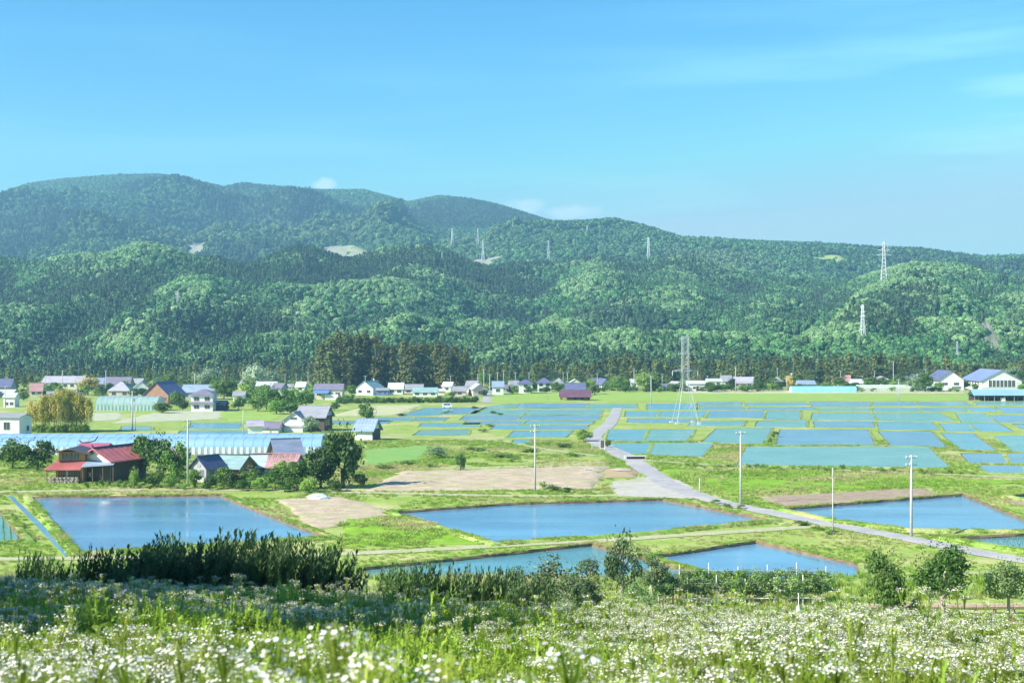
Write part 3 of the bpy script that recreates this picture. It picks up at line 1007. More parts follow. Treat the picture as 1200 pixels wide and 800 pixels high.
NEAR = [
    ([(38, 584), (258, 582), (300, 600), (381, 631), (96, 650)], WATER),
    ([(0, 602), (27, 636), (-60, 643), (-130, 615)], WATERG),
    ([(463, 602), (600, 592), (777, 587), (902, 611), (742, 627), (582, 638)], WATER),
    ([(424, 669), (560, 655), (693, 640), (768, 661), (850, 682), (760, 694), (440, 694)], WATERC),
    ([(766, 655), (886, 637), (1003, 663), (1010, 687), (885, 687)], WATER),
    ([(921, 598), (1128, 581), (1204, 612), (1210, 624), (1068, 622), (985, 612)], WATER),
    ([(1118, 633), (1210, 628), (1230, 650), (1170, 642)], WATER),
    ([(1186, 583), (1215, 580), (1240, 585), (1210, 588)], WATER),
]
for p, m in NEAR: paddy(p, m, 0.9, 0.34, True)
FARP = [
    # right field, nearest rows first
    ([(876, 524), (1086, 523.6), (1113, 548), (866, 544)], WATERG),
    ([(714, 520), (836, 519), (820, 535), (714, 530)], WATERC),
    ([(716, 504), (813, 504), (802, 517), (712, 516)], WATERC),
    ([(841, 503), (903, 502), (893, 520), (824, 518)], WATERC),
    ([(916, 504), (1015, 504), (1024, 521), (911, 521)], WATER),
    ([(1031, 506), (1089, 506), (1109, 524), (1046, 522)], WATER),
    ([(1104, 508), (1137, 508), (1168, 528), (1126, 526)], WATERC),
    ([(1166, 511), (1230, 511), (1240, 529), (1190, 529)], WATERG),
    ([(1128, 532), (1240, 532), (1240, 542), (1138, 542)], WATER),
    ([(1147, 546), (1240, 546), (1240, 554), (1160, 553)], WATER),
    ([(738, 491), (816, 491), (812, 495), (737, 495)], WATER),
    ([(814, 494), (872, 494), (868, 499), (806, 499)], WATERG),
    ([(890, 494), (944, 493), (943, 500), (886, 500)], WATERC),
    ([(955, 494.5), (1020, 494.5), (1025, 500.5), (957, 500.5)], WATER),
    ([(1030, 495), (1090, 495), (1099, 503), (1032, 503)], WATERC),
    ([(1102, 496.5), (1168, 496.5), (1187, 505.5), (1110, 504.5)], WATERC),
    ([(1188, 497.5), (1240, 497.5), (1250, 504), (1204, 504)], WATER),
    ([(735, 482.5), (829, 482.5), (820, 488), (734, 488)], WATER),
    ([(834, 482), (896, 482), (891, 489.5), (829, 489.5)], WATER),
    ([(901, 482), (936, 482), (936, 491), (898, 491)], WATERC),
    ([(954, 484.5), (1098, 484), (1119, 493), (952, 492)], WATERG),
    ([(1121, 484.5), (1150, 484.5), (1169, 494.5), (1129, 494.5)], WATERG),
    ([(1160, 487), (1240, 487), (1240, 494.5), (1172, 494.5)], WATER),
    ([(760, 473.5), (816, 473.5), (816, 479.5), (760, 479.5)], WATERC),
    ([(819, 471.5), (868, 471.5), (866, 474), (818, 474)], WATER),
    ([(819, 476.5), (869, 476.5), (872, 480), (818, 480)], WATER),
    ([(874, 472.5), (940, 472), (948, 475), (876, 475)], WATER),
    ([(878, 478), (950, 477.5), (955, 480), (880, 480)], WATER),
    ([(950, 471.5), (1020, 471.5), (1016, 476), (954, 476)], WATER),
    ([(1024, 471.5), (1128, 471.5), (1140, 475), (1022, 475)], WATER),
    ([(1026, 478.5), (1126, 478.5), (1138, 481.5), (1024, 481.5)], WATER),
    ([(960, 479), (1018, 479), (1018, 481.5), (962, 481.5)], WATERC),
    ([(1142, 471.5), (1230, 471.5), (1240, 474.5), (1148, 474.5)], WATERC),
    ([(1132, 478), (1160, 478), (1172, 482), (1142, 482)], WATERC),
    ([(1168, 477.5), (1240, 477.5), (1240, 484), (1178, 484)], WATER),
    # centre
    ([(612, 473.5), (687, 473), (684, 478), (604, 478)], WATER),
    ([(692, 474), (744, 474), (744, 478.5), (690, 478.5)], WATERG),
    ([(560, 481), (704, 480.5), (702, 485.5), (548, 486)], WATERG),
    ([(546, 488), (701, 487), (700, 491.5), (540, 492)], WATER),
    ([(548, 494), (694, 493.5), (692, 496.5), (544, 497)], WATER),
    ([(582, 499), (688, 498.5), (684, 502.5), (576, 503)], WATER),
    ([(604, 505.5), (670, 505), (660, 512), (596, 512)], WATER),
    ([(604, 516), (622, 515.5), (618, 519), (602, 519)], WATERC),
    ([(500, 478.5), (568, 478), (556, 484), (470, 487.5)], WATER),
    ([(440, 489.5), (524, 489.5), (516, 492.5), (436, 492.5)], WATER),
    ([(496, 496.5), (562, 496), (558, 500), (492, 500)], WATERC),
    ([(494, 505), (548, 504), (546, 509), (486, 510)], WATERC),
    ([(448, 479.5), (484, 479), (478, 482), (442, 482.5)], WATERC),
    ([(386, 493.5), (456, 493), (452, 496), (382, 496.5)], WATER),
    ([(572, 477), (606, 473.5), (598, 477.5), (562, 480)], WATERC),
    ([(608, 466.6), (640, 466.4), (640, 468.5), (606, 468.7)], WATER),
    # left
    ([(226, 496), (282, 496), (278, 502), (222, 502)], WATERC),
    ([(214, 505.3), (292, 505), (290, 509.5), (210, 509.5)], WATERC),
    ([(144, 500), (176, 500), (176, 504), (144, 504)], WATERC),
    ([(330, 478), (352, 478), (350, 480), (328, 480)], WATERC),
]


def grow(p, dy=0.6, dx=1.6):
    cx = sum(q[0] for q in p)/len(p); cy = sum(q[1] for q in p)/len(p)
    return [(q[0] + (dx if q[0] > cx else -dx), q[1] + (dy if q[1] > cy else -dy)) for q in p]


def halves(p):
    """a long plot is two plots with a narrow bank between"""
    if len(p) != 4 or max(q[0] for q in p) - min(q[0] for q in p) < 84 or p[3][1] - p[0][1] > 14: return [p]
    t = 0.42 + 0.16*((p[0][0] % 7)/7)
    w = 2.6/(p[1][0] - p[0][0])
    a, b = lerp2(p[0], p[1], t - w), lerp2(p[3], p[2], t - w)
    c, d = lerp2(p[0], p[1], t + w), lerp2(p[3], p[2], t + w)
    return [[p[0], a, b, p[3]], [c, p[1], p[2], d]]


def lerp2(a, b, t): return (a[0] + (b[0] - a[0])*t, a[1] + (b[1] - a[1])*t)


rp = np.random.default_rng(2)
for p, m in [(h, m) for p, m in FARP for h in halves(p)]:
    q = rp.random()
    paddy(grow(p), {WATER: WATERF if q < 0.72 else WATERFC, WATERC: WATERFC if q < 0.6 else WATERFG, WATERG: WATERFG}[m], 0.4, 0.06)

# irrigation ditch beside the first pond
DIT = [gp(*p) for p in ((9, 581), (14, 581), (86, 651), (76, 652))]
BLOCK.append(offset(DIT if area2(DIT) > 0 else DIT[::-1], 0.3))
tag(MB().add([(x, y, 0.06) for x, y in DIT], [(0, 1, 2, 3)]).build('ditch_water', WATER), kind='structure')


def lerp2(a, b, t): return (a[0] + (b[0] - a[0])*t, a[1] + (b[1] - a[1])*t)


def field(name, pix, mat, z=0.02, relief=0.0, nsc=2.0, block=True, furrow=0.0, frow=1.2):
    q = [gp(*p) for p in pix]            # TL, TR, BR, BL
    if block: BLOCK.append(q)
    W = max(math.dist(q[0], q[1]), math.dist(q[2], q[3])); H = max(math.dist(q[1], q[2]), math.dist(q[0], q[3]))
    n, m = int(min(90, max(4, H/0.8))), int(min(150, max(4, W/0.8)))
    S, T = np.meshgrid(np.linspace(0, 1, m), np.linspace(0, 1, n))
    A = [np.array(p) for p in q]
    P = (A[0][None, None]*((1 - S)*(1 - T))[..., None] + A[1]*(S*(1 - T))[..., None] + A[2]*(S*T)[..., None] + A[3]*((1 - S)*T)[..., None])
    edge = np.minimum(np.minimum(S, 1 - S)*m, np.minimum(T, 1 - T)*n)
    wob = np.clip(1 - edge/2, 0, 1)[..., None]*(np.stack([fbm(P[..., 0], P[..., 1], 5, 2), fbm(P[..., 0] + 50, P[..., 1], 5, 2)], -1) - 0.5)*3.2
    P = P + wob
    Z = z + np.clip(edge/2, 0, 1)*relief*fbm(P[..., 0], P[..., 1], nsc, 3)
    if furrow: Z = Z + furrow*np.clip(edge/2, 0, 1)*(0.5 + 0.5*np.sin(T*H/frow*2*math.pi))
    return tag(grid_obj(name, P[..., 0], P[..., 1], Z, mat), kind='structure')


def road(name, pix, wid, mat, z=0.05):
    pts = [gp(*p) for p in pix]
    q = []
    for i in range(len(pts) - 1):
        k = max(2, int(math.dist(pts[i], pts[i + 1])/3))
        q += [lerp2(pts[i], pts[i + 1], j/k) for j in range(k)]
    q.append(pts[-1])
    q = np.array(q)
    for _ in range(6): q[1:-1] = (q[:-2] + q[2:] + 2*q[1:-1])/4
    t = np.gradient(q, axis=0); t /= np.linalg.norm(t, axis=1, keepdims=True)
    nrm = np.stack([-t[:, 1], t[:, 0]], 1)
    ws = np.interp(np.linspace(0, 1, len(q)), np.linspace(0, 1, len(wid)), wid) if hasattr(wid, '__len__') else np.full(len(q), wid)
    offs = np.linspace(-1, 1, 7)
    X = q[:, None, 0] + nrm[:, None, 0]*offs*ws[:, None]/2
    Y = q[:, None, 1] + nrm[:, None, 1]*offs*ws[:, None]/2
    ed = (np.abs(offs) > 0.9)[None, :]*(fbm(X, Y, 2.5, 2) - 0.5)*0.7
    X = X + nrm[:, None, 0]*ed; Y = Y + nrm[:, None, 1]*ed
    Z = z + 0.03*(1 - offs**2)[None, :] + 0*X
    L = np.stack([X[:, 0], Y[:, 0]], 1); Rr = np.stack([X[:, -1], Y[:, -1]], 1)
    BLOCK.append([tuple(p) for p in L] + [tuple(p) for p in Rr[::-1]])
    tag(grid_obj(name, X, Y, Z, mat), kind='structure')


NET = pmat('netted_field', (0.52, 0.53, 0.40), (0.42, 0.46, 0.27), 0.3, 0.9, 0.03, 4, 0.1, fine=0.15)
SEED = pmat('seedling_field', (0.20, 0.38, 0.09), (0.25, 0.42, 0.12), 0.3, 0.9, 0.03, 6, 0.1, fine=0.15)
SPRING = pmat('spring_field', (0.27, 0.42, 0.08), (0.34, 0.47, 0.11), 0.15, 0.9, 0.04, 3, 0.1, fine=0.12)
field('plough_field', [(470, 553), (712, 546), (698, 573), (425, 576)], SOILT, 0.03, 0.35, 2.2, furrow=0.16, frow=3.0)
field('gravel_yard', [(718, 565), (778, 556), (842, 585), (716, 582)], GRAVEL, 0.035, 0.05)
field('soil_heap_ground', [(714, 549), (746, 550), (752, 560), (708, 560)], pmat('reddish_soil', (0.46, 0.30, 0.18), (0.40, 0.34, 0.2), 0.5, 0.95, 0.1, 3), 0.045, 0.5, 3)
field('brown_field', [(885, 582), (1084, 572), (1104, 579), (926, 596)], SOILB, 0.03, 0.18, 1.3, furrow=0.08, frow=1.6)
field('brown_field', [(1180, 585), (1240, 590), (1260, 610), (1216, 602)], SOILB, 0.03, 0.15, 1.3)
field('soil_strip', [(322, 585), (398, 582), (462, 601), (366, 622)], SOILT, 0.03, 0.15, 1.6, furrow=0.08, frow=1.4)
field('soil_strip', [(1012, 692), (1090, 690), (1190, 692), (1000, 699)], SOILB, 0.08, 0.1)
field('lush_field', [(770, 549), (1085, 556), (1220, 566), (850, 579)], LUSH, 0.03, 0.25, 2.5, block=False)
field('lush_field', [(398, 606), (470, 606), (572, 638), (400, 640)], LUSH, 0.02, 0.2, 2.0, block=False)
field('seedling_field', [(430, 527), (505, 521), (492, 539), (424, 545)], SEED, 0.03, 0.03)
field('netted_field', [(176, 484), (268, 479), (256, 491), (128, 496)], NET, 0.03, 0.1)
field('netted_field', [(108, 484), (142, 483), (140, 492), (104, 493)], NET, 0.03, 0.1)
field('straw_field', [(430, 476), (496, 475), (470, 486), (384, 488)], STRAW, 0.03, 0.2, 4, furrow=0.2, frow=6)
field('spring_field', [(700, 459.5), (1240, 463), (1240, 469.5), (690, 470)], SPRING, 0.03, 0.1)
field('spring_field', [(570, 460.5), (690, 461), (684, 470.5), (572, 472)], SPRING, 0.03, 0.1)
field('spring_field', [(250, 482), (335, 483), (320, 493), (270, 494)], SPRING, 0.03, 0.1)
field('straw_field', [(800, 456.8), (1130, 456.8), (1130, 461.5), (800, 461)], STRAW, 0.06, 0.1)
field('straw_field', [(560, 548), (716, 538), (712, 545.5), (480, 552)], pmat('dry_grass_field', (0.46, 0.46, 0.24), (0.36, 0.42, 0.16), 0.4, 0.95, 0.05, 3, 0.1, fine=0.2), 0.025, 0.15, 3, block=False)

road('road', [(723, 478), (720, 488), (714, 497), (702, 506), (694, 512), (698, 518), (716, 527), (738, 537), (762, 554), (786, 570), (816, 581), (868, 594), (926, 605), (1000, 619), (1070, 632), (1132, 645), (1240, 664)], [3.4, 3.6, 4.2, 4.6, 4.4, 3.8, 3.6], ROAD, 0.07)
road('road', [(572, 472), (573, 466), (574, 460), (575, 455)], [5, 5], ROAD, 0.055)
road('road', [(716, 533), (760, 540), (840, 545), (960, 550), (1120, 556), (1240, 562)], 2.2, TRACK, 0.05)
road('farm_track', [(-60, 577), (60, 575.5), (160, 573.5), (300, 574), (430, 577.5), (560, 580.5), (660, 582), (722, 580)], 2.8, TRACK, 0.045)
road('farm_track', [(380, 650), (480, 646), (560, 640.5), (740, 631.5), (860, 623), (970, 616)], 2.6, TRACK, 0.06)
road('farm_track', [(-60, 655), (90, 655), (240, 651), (380, 650)], 2.4, TRACK, 0.05)
road('farm_track', [(1240, 668), (1120, 672), (1000, 690), (860, 698)], 2.2, TRACK, 0.08)
road('farm_track', [(420, 509), (470, 511), (540, 513), (596, 518), (640, 527), (700, 534)], 2.0, TRACK, 0.05)


# ------------------------------------------------------------------ ground cover
def blades_mesh(name, seed, mat, n=26, h=0.35, spread=0.22, w=0.025, lean=0.35):
    r = np.random.default_rng(seed)
    v, f = [], []
    for k in range(n):
        a = r.uniform(0, 6.28); rad = spread*math.sqrt(r.random())
        p = np.array([math.cos(a)*rad, math.sin(a)*rad, 0])
        hh = h*r.uniform(0.5, 1.15); l = r.normal(0, lean, 2)*hh
        s = np.array([math.cos(a + 1.3), math.sin(a + 1.3), 0])*w*r.uniform(0.6, 1.3)
        mid = p + np.array([l[0]*0.4, l[1]*0.4, hh*0.6]); tip = p + np.array([l[0], l[1], hh])
        b = len(v)
        v += [p - s, p + s, mid + s*0.8, mid - s*0.8, tip + s*0.1, tip - s*0.1]
        f += [(b, b + 1, b + 2, b + 3), (b + 3, b + 2, b + 4, b + 5)]
    return np_mesh(name, np.array(v), np.array(f), mat)


def free(x, y):
    ok = np.ones(x.shape, bool)
    for p in BLOCK:
        a = np.array(p)
        bb = (x > a[:, 0].min()) & (x < a[:, 0].max()) & (y > a[:, 1].min()) & (y < a[:, 1].max())
        if bb.any():
            i = np.where(bb)[0]
            ok[i[inside(p, x[i], y[i])]] = False
    return ok


def grass():
    r = np.random.default_rng(21)
    n = 52000
    d = np.sqrt(r.uniform(126**2, 345**2, n))
    u = r.uniform(-0.43, 0.43, n)
    x, y = u*d, d
    keep = free(x, y) & (fbm(x, y, 9, 3) > 0.36)
    x, y = x[keep], y[keep]
    z = ground_z(x, y)
    lush = np.zeros(len(x))
    for q in ([(770, 549), (1085, 556), (1220, 566), (850, 579)], [(398, 606), (470, 606), (572, 638), (400, 640)]):
        lush[inside([gp(*p) for p in q], x, y)] = 1
    sc = r.uniform(0.55, 1.25, len(x))*(1 + 0.5*lush)*(0.7 + 0.7*fbm(x, y, 14, 2))*np.interp(y, [130, 345], [0.9, 1.5])
    bx = []
    for pix, m in NEAR:
        poly = [gp(*p) for p in pix]
        if area2(poly) < 0: poly = poly[::-1]
        for off in (0.22, 0.5, 0.9, 1.3):
            q = np.array(refine(offset(poly, off), 0.35))
            bx.append(np.concatenate([q + r.normal(0, 0.12, q.shape), np.full((len(q), 1), 0.36 if off < 1.2 else 0.15)], 1))
    bx = np.concatenate(bx)
    bx = bx[fbm(bx[:, 0], bx[:, 1], 3.0, 2) > 0.45]
    x, y, z = np.append(x, bx[:, 0]), np.append(y, bx[:, 1]), np.append(z, bx[:, 2])
    sc = np.append(sc, r.uniform(0.5, 1.15, len(bx)))
    protos = [blades_mesh('grass_tuft', k, L_TUFT, 26, 0.22, 0.34, 0.032, 0.6) for k in range(4)]
    scatter('grass', np.stack([x, y, z], 1), protos, r.integers(0, 4, len(x)), r.uniform(0, 6.28, len(x)), sc)
    # rice seedlings stand in rows in two shallow paddies
    P = []
    for pix, ang in ((NEAR[1][0], 0.35), (NEAR[6][0], 0.5)):
        poly = [gp(*p) for p in pix]
        a = np.array(poly); c = a.mean(0)
        S, T = np.meshgrid(np.arange(-45, 45, 0.8), np.arange(-45, 45, 0.4))
        X = c[0] + S*math.cos(ang) - T*math.sin(ang); Y = c[1] + S*math.sin(ang) + T*math.cos(ang)
        X, Y = X.ravel(), Y.ravel()
        k = inside(poly, X, Y)
        P.append(np.stack([X[k], Y[k], np.full(k.sum(), 0.03)], 1))
    P = np.concatenate(P) + np.concatenate([r.normal(0, 0.05, (sum(map(len, P)), 2)), np.zeros((sum(map(len, P)), 1))], 1)
    protos = [blades_mesh('rice_seedling', 30 + k, L_RICE, 7, 0.26, 0.06, 0.012, 0.2) for k in range(3)]
    scatter('rice_seedlings', P, protos, r.integers(0, 3, len(P)), r.uniform(0, 6.28, len(P)), r.uniform(0.8, 1.2, len(P)))


grass()


def flower_plant(name, seed, h=0.85, heads=13, leaves=24, hr=0.0092, mats=(L_FLOW, PETAL, YOLK)):
    """A fleabane: slender leafy stem, loose spray of white heads with yellow centres."""
    r = np.random.default_rng(seed)
    V, Fq, MI = [], [], []

    def quad(a, b, c, d, mi):
        k = len(V); V.extend([a, b, c, d]); Fq.append((k, k + 1, k + 2, k + 3)); MI.append(mi)
    bend = r.normal(0, 0.07, 2)
    P = lambda t: np.array([bend[0]*t*t, bend[1]*t*t, h*t])
    up = np.array([0, 0, 1.0])
    for k in range(4):
        a, b = P(k/4), P((k + 1)/4)
        for q in (0, 1):
            s = np.array([1 - q, q, 0])*0.006
            quad(a - s, a + s, b + s, b - s, 0)
    for k in range(leaves):
        t = r.uniform(0.03, 0.9); a = r.uniform(0, 6.28)
        L = r.uniform(0.07, 0.15)*(1.15 - 0.6*t); d = np.array([math.cos(a), math.sin(a), r.uniform(0.1, 0.9)])
        s = np.cross(d, up); s = s/np.linalg.norm(s)*L*0.16
        p = P(t)
        quad(p, p + d*L*0.5 + s, p + d*L - up*L*0.15, p + d*L*0.5 - s, 0)
    for k in range(heads):
        t = r.uniform(0.74, 0.9); a = r.uniform(0, 6.28); L = 0.14*math.sqrt(r.random())
        p = P(t); e = p + np.array([math.cos(a)*L*0.75, math.sin(a)*L*0.75, (0.97 - t)*h + r.uniform(-0.03, 0.03)])
        s = np.array([-math.sin(a), math.cos(a), 0])*0.0022
        quad(p - s, p + s, e + s, e - s, 0)
        nrm = np.array([math.cos(a)*0.4, math.sin(a)*0.4, 0.9]) + r.normal(0, 0.25, 3)
        nrm /= np.linalg.norm(nrm)
        t1 = np.cross(nrm, [1, 0.2, 0.1]); t1 /= np.linalg.norm(t1); t2 = np.cross(nrm, t1)
        rad = hr*r.uniform(0.75, 1.2)
        ring = [e + (t1*math.cos(q) + t2*math.sin(q))*rad*(1 if i % 2 else 0.86) + nrm*rad*0.16 for i, q in enumerate(np.linspace(0, 6.283, 8, endpoint=False))]
        c = e - nrm*rad*0.05
        for i in range(0, 8, 2): quad(c, ring[i], ring[i + 1], ring[(i + 2) % 8], 1)
        q = rad*0.36; o = nrm*rad*0.2
        quad(e - t1*q + o, e - t2*q + o, e + t1*q + o, e + t2*q + o, 2)
    return np_mesh(name, np.array(V), np.array(Fq), list(mats), MI)


def herb_plant(name, seed, h=0.8, leaves=56, mat=L_HERB, L0=0.13, stems=3, wid=0.24):
    """Upright leafy shoots with dense lance-shaped leaves."""
    r = np.random.default_rng(seed)
    C, Fq = [], []
    for s_ in range(stems):
        base = r.normal(0, 0.06, 2); bend = r.normal(0, 0.10, 2); hh = h*r.uniform(0.7, 1.1)
        P = lambda t: np.array([base[0] + bend[0]*t*t, base[1] + bend[1]*t*t, hh*t])
        for k in range(3):
            a, b = P(k/3), P((k + 1)/3); s = np.array([0.007, 0.003, 0])
            i = len(C); C += [a - s, a + s, b + s, b - s]; Fq.append((i, i + 1, i + 2, i + 3))
        for k in range(leaves//stems):
            t = (k + r.random())/(leaves/stems)*0.95 + 0.05; a = k*2.4 + r.normal(0, 0.3)
            L = L0*r.uniform(0.7, 1.25)*(1.1 - 0.75*t**3); d = np.array([math.cos(a), math.sin(a), 0.25 + 0.9*t])
            d /= np.linalg.norm(d)
            sd_ = np.cross(d, [0, 0, 1.0]); sd_ = sd_/np.linalg.norm(sd_)*L*wid
            p = P(t); i = len(C)
            C += [p, p + d*L*0.45 + sd_, p + d*L + np.array([0, 0, -0.25*L]), p + d*L*0.45 - sd_]; Fq.append((i, i + 1, i + 2, i + 3))
    return np_mesh(name, np.array(C), np.array(Fq), mat)


def meadow():
    r = np.random.default_rng(8)
    n = 60000
    y = np.sqrt(r.uniform(5.5**2, 50**2, n))
    u = r.uniform(-0.47, 0.47, n)
    x = u*y
    e = edge_y(x/np.maximum(y + 6, 8))
    k = y < e + 1.5 + 4*fbm(x, y, 4, 2)
    x, y, u = x[k], y[k], u[k]
    z = ground_z(x, y)
    # white stands and green stands alternate
    wh = 0.5 + 1.5*(fbm(x, y, 4.5, 3) - 0.5) + 0.17*np.clip(u/0.36 + 0.25, -1, 0.7) + 0.03*(y > 15) - 0.10*np.clip((-u - 0.02)/0.1, 0, 1)*np.clip((30 - y)/8, 0, 1)
    flower = (wh + r.normal(0, 0.09, len(x))) > 0.48
    herb = ~flower & ((fbm(x + 40, y, 3.0, 3) + 0.10*(y < 18)*(u < 0.05) + r.normal(0, 0.06, len(x))) > 0.50)
    idx = np.where(flower, r.integers(0, 5, len(x)), np.where(herb, 5 + r.integers(0, 3, len(x)), 8 + r.integers(0, 3, len(x))))
    sc = r.uniform(0.55, 0.92, len(x))*(0.66 + 0.5*fbm(x + 9, y, 3.2, 3))
    sc = np.where(flower, sc*1.08, sc)*np.interp(y, [9, 20], [1.25, 1.0])
    tall = herb & (fbm(x + 70, y, 2.2, 2) > 0.60)
    sc = np.where(tall, sc*1.45, sc)
    sc = sc*(1 + 0.25*(fbm(x + 31, y, 1.3, 2) - 0.5)*2)
    sc = sc*np.where(y > e[k] - 5, r.uniform(0.55, 0.9, len(x))*np.where(r.random(len(x)) < 0.05, 1.5, 1.0), 1.0)
    protos = ([flower_plant('fleabane', 100 + i, 0.78 + 0.05*i, 28 + 2*i) for i in range(5)] +
              [herb_plant('leafy_shoots', 120 + i, 0.62 + 0.07*i) for i in range(3)] +
              [blades_mesh('tall_grass', 130 + i, L_FLOW, 30, 0.62, 0.20, 0.008, 0.3) for i in range(3)])
    scatter('flower_meadow', np.stack([x, y, z], 1), protos, idx, r.uniform(0, 6.28, len(x)), sc, r.normal(0, 0.08, (len(x), 2)))
    # bank below the meadow and the orchard terrace: rougher cover
    n = 15000
    y = r.uniform(30, 128, n); u = r.uniform(-0.46, 0.46, n); x = u*y
    k = (y > edge_y(x/(y + 6)) + 2) & (fbm(x, y, 6, 2) > 0.40)
    x, y = x[k], y[k]
    protos = [blades_mesh('bank_tuft', 140 + i, L_TUFT, 26, 0.5, 0.35, 0.03) for i in range(3)] + [herb_plant('bank_herb', 150 + i, 0.6, 40) for i in range(2)]
    scatter('bank_grass', np.stack([x, y, ground_z(x, y)], 1), protos, r.choice([0, 1, 2, 3, 4], len(x), p=[.27, .27, .26, .1, .1]), r.uniform(0, 6.28, len(x)), r.uniform(0.6, 1.4, len(x)))


meadow()

# ------------------------------------------------------------------ buildings
def vroof(w, dp, he, hr, over, oend, t, axis):
    """gable roof as one folded slab: eaves at +-dp/2, ridge along x (axis x) or y"""
    E = dp/2 + over; sl = (hr - he)/(dp/2); ze = he - over*sl
    prof = [(-E, ze), (0, hr), (E, ze), (E, ze + t), (0, hr + t*1.15), (-E, ze + t)]
    L = w/2 + oend
    m = MB()
    rings = []
    for q in (-L, L):
        rings.append([(q, a, b) if axis == 'x' else (a, q, b) for a, b in prof])
    n = 6
    vs = rings[0] + rings[1]
    fs = [(i, (i + 1) % n, n + (i + 1) % n, n + i) for i in range(n)]
    fs += [(0, 1, 4, 5), (1, 2, 3, 4), (6, 7, 10, 11)[::-1], (7, 8, 9, 10)[::-1]]
    return m.add(vs, fs)


def gable_wall(w, dp, he, hr, axis):
    """walls with gable tops; dp is the span under the two slopes"""
    prof = [(-dp/2, -0.2), (dp/2, -0.2), (dp/2, he), (0, hr - 0.06), (-dp/2, he)]
    rings = [[(q, a, b) if axis == 'x' else (a, q, b) for a, b in prof] for q in (-w/2, w/2)]
    return MB().loft(rings)


def hip_roof(w, dp, he, hr, over, t):
    a, b = w/2 + over, dp/2 + over
    r = max(0.4, w/2 - dp/2)
    ze = he - over*(hr - he)/(dp/2)
    m = MB()
    m.add([(-a, -b, ze), (a, -b, ze), (a, b, ze), (-a, b, ze), (-a, -b, ze + t), (a, -b, ze + t), (a, b, ze + t), (-a, b, ze + t), (-r, 0, hr + t), (r, 0, hr + t)],
          [(3, 2, 1, 0), (0, 1, 5, 4), (1, 2, 6, 5), (2, 3, 7, 6), (3, 0, 4, 7), (4, 5, 9, 8), (5, 6, 9), (6, 7, 8, 9), (7, 4, 8)])
    return m


def frame_box(side, u, zc, ww, wh, w, dp, off=0.0):
    """matrix placing an upright opening on a wall: side f, b, l, r"""
    if side == 'f': return Matrix.Translation((u, -dp/2 - off, zc))
    if side == 'b': return Matrix.Translation((u, dp/2 + off, zc)) @ Matrix.Rotation(math.pi, 4, 'Z')
    if side == 'r': return Matrix.Translation((w/2 + off, u, zc)) @ Matrix.Rotation(math.pi/2, 4, 'Z')
    return Matrix.Translation((-w/2 - off, u, zc)) @ Matrix.Rotation(-math.pi/2, 4, 'Z')


WM = {}


def window(root, side, u, zc, ww, wh, w, dp, mull=1, fm=None, name='window', pm=None):
    key = (round(ww, 2), round(wh, 2), mull, (fm or ALU).name, (pm or GLASS).name)
    if key not in WM:
        f = MB(); b = 0.07
        f.box(-ww/2 - b, -ww/2, -0.07, 0.03, -wh/2 - b, wh/2 + b).box(ww/2, ww/2 + b, -0.07, 0.03, -wh/2 - b, wh/2 + b)
        f.box(-ww/2, ww/2, -0.07, 0.03, wh/2, wh/2 + b).box(-ww/2, ww/2, -0.09, 0.03, -wh/2 - b, -wh/2)
        for k in range(mull):
            c = -ww/2 + ww*(k + 1)/(mull + 1)
            f.box(c - 0.03, c + 0.03, -0.05, 0.03, -wh/2, wh/2)
        p = MB().box(-ww/2, ww/2, -0.02, 0.02, -wh/2, wh/2)
        WM[key] = (f.mesh('window_frame', fm or ALU), p.mesh('pane', pm or GLASS))
    fo = link(name, WM[key][0], root)
    fo.matrix_local = frame_box(side, u, zc, ww, wh, w, dp, 0.012)
    link('pane', WM[key][1], fo)


def house(label, cat, x, y, rz, w, dp, he, hr, wall, roof, axis='x', over=0.6, wins=(), name='house', skirt=None, door=None, ridge=True, group=None, hip=False, t=0.16, z=0.0):
    root = thing(name, label, cat, (x, y, z), R(rz), group)
    if hip:
        MB().box(-w/2, w/2, -dp/2, dp/2, -0.2, he + 0.02).build('wall', wall, root)
        hip_roof(w, dp, he, hr, over, t).build('roof', roof, root)
    else:
        L, S = (w, dp) if axis == 'x' else (dp, w)
        gable_wall(L, S, he, hr, axis).build('wall', wall, root)
        rf = vroof(L, S, he, hr, over, over*0.8, t, axis).build('roof', roof, root)
        if ridge:
            q = L/2 + over*0.8
            m = MB().box(-q, q, -0.16, 0.16, hr + t*0.8, hr + t + 0.16) if axis == 'x' else MB().box(-0.16, 0.16, -q, q, hr + t*0.8, hr + t + 0.16)
            m.build('ridge_cap', roof if ridge is True else ridge, rf)
    if skirt:
        zs, out, rm = skirt
        a, b = w/2, dp/2
        rings = [[(-a - e, -b - e, zz), (a + e, -b - e, zz), (a + e, b + e, zz), (-a - e, b + e, zz)] for e, zz in ((-0.05, zs + 0.55), (out, zs), (out, zs - 0.14), (-0.05, zs + 0.35))]
        MB().loft(rings, caps=False).build('lower_roof', rm, root)
    for q in wins: window(root, *q[:5], w, dp, *(q[5:]))
    if door:
        side, u, ww, wh, dm = door
        d = MB().box(-ww/2, ww/2, -0.05, 0.03, -wh/2, wh/2).build('door', dm, root)
        d.matrix_local = frame_box(side, u, wh/2, ww, wh, w, dp, 0.012)
        MB().box(ww*0.36, ww*0.40, -0.11, -0.05, -0.12, 0.12).build('handle', ALU, d)
    return root


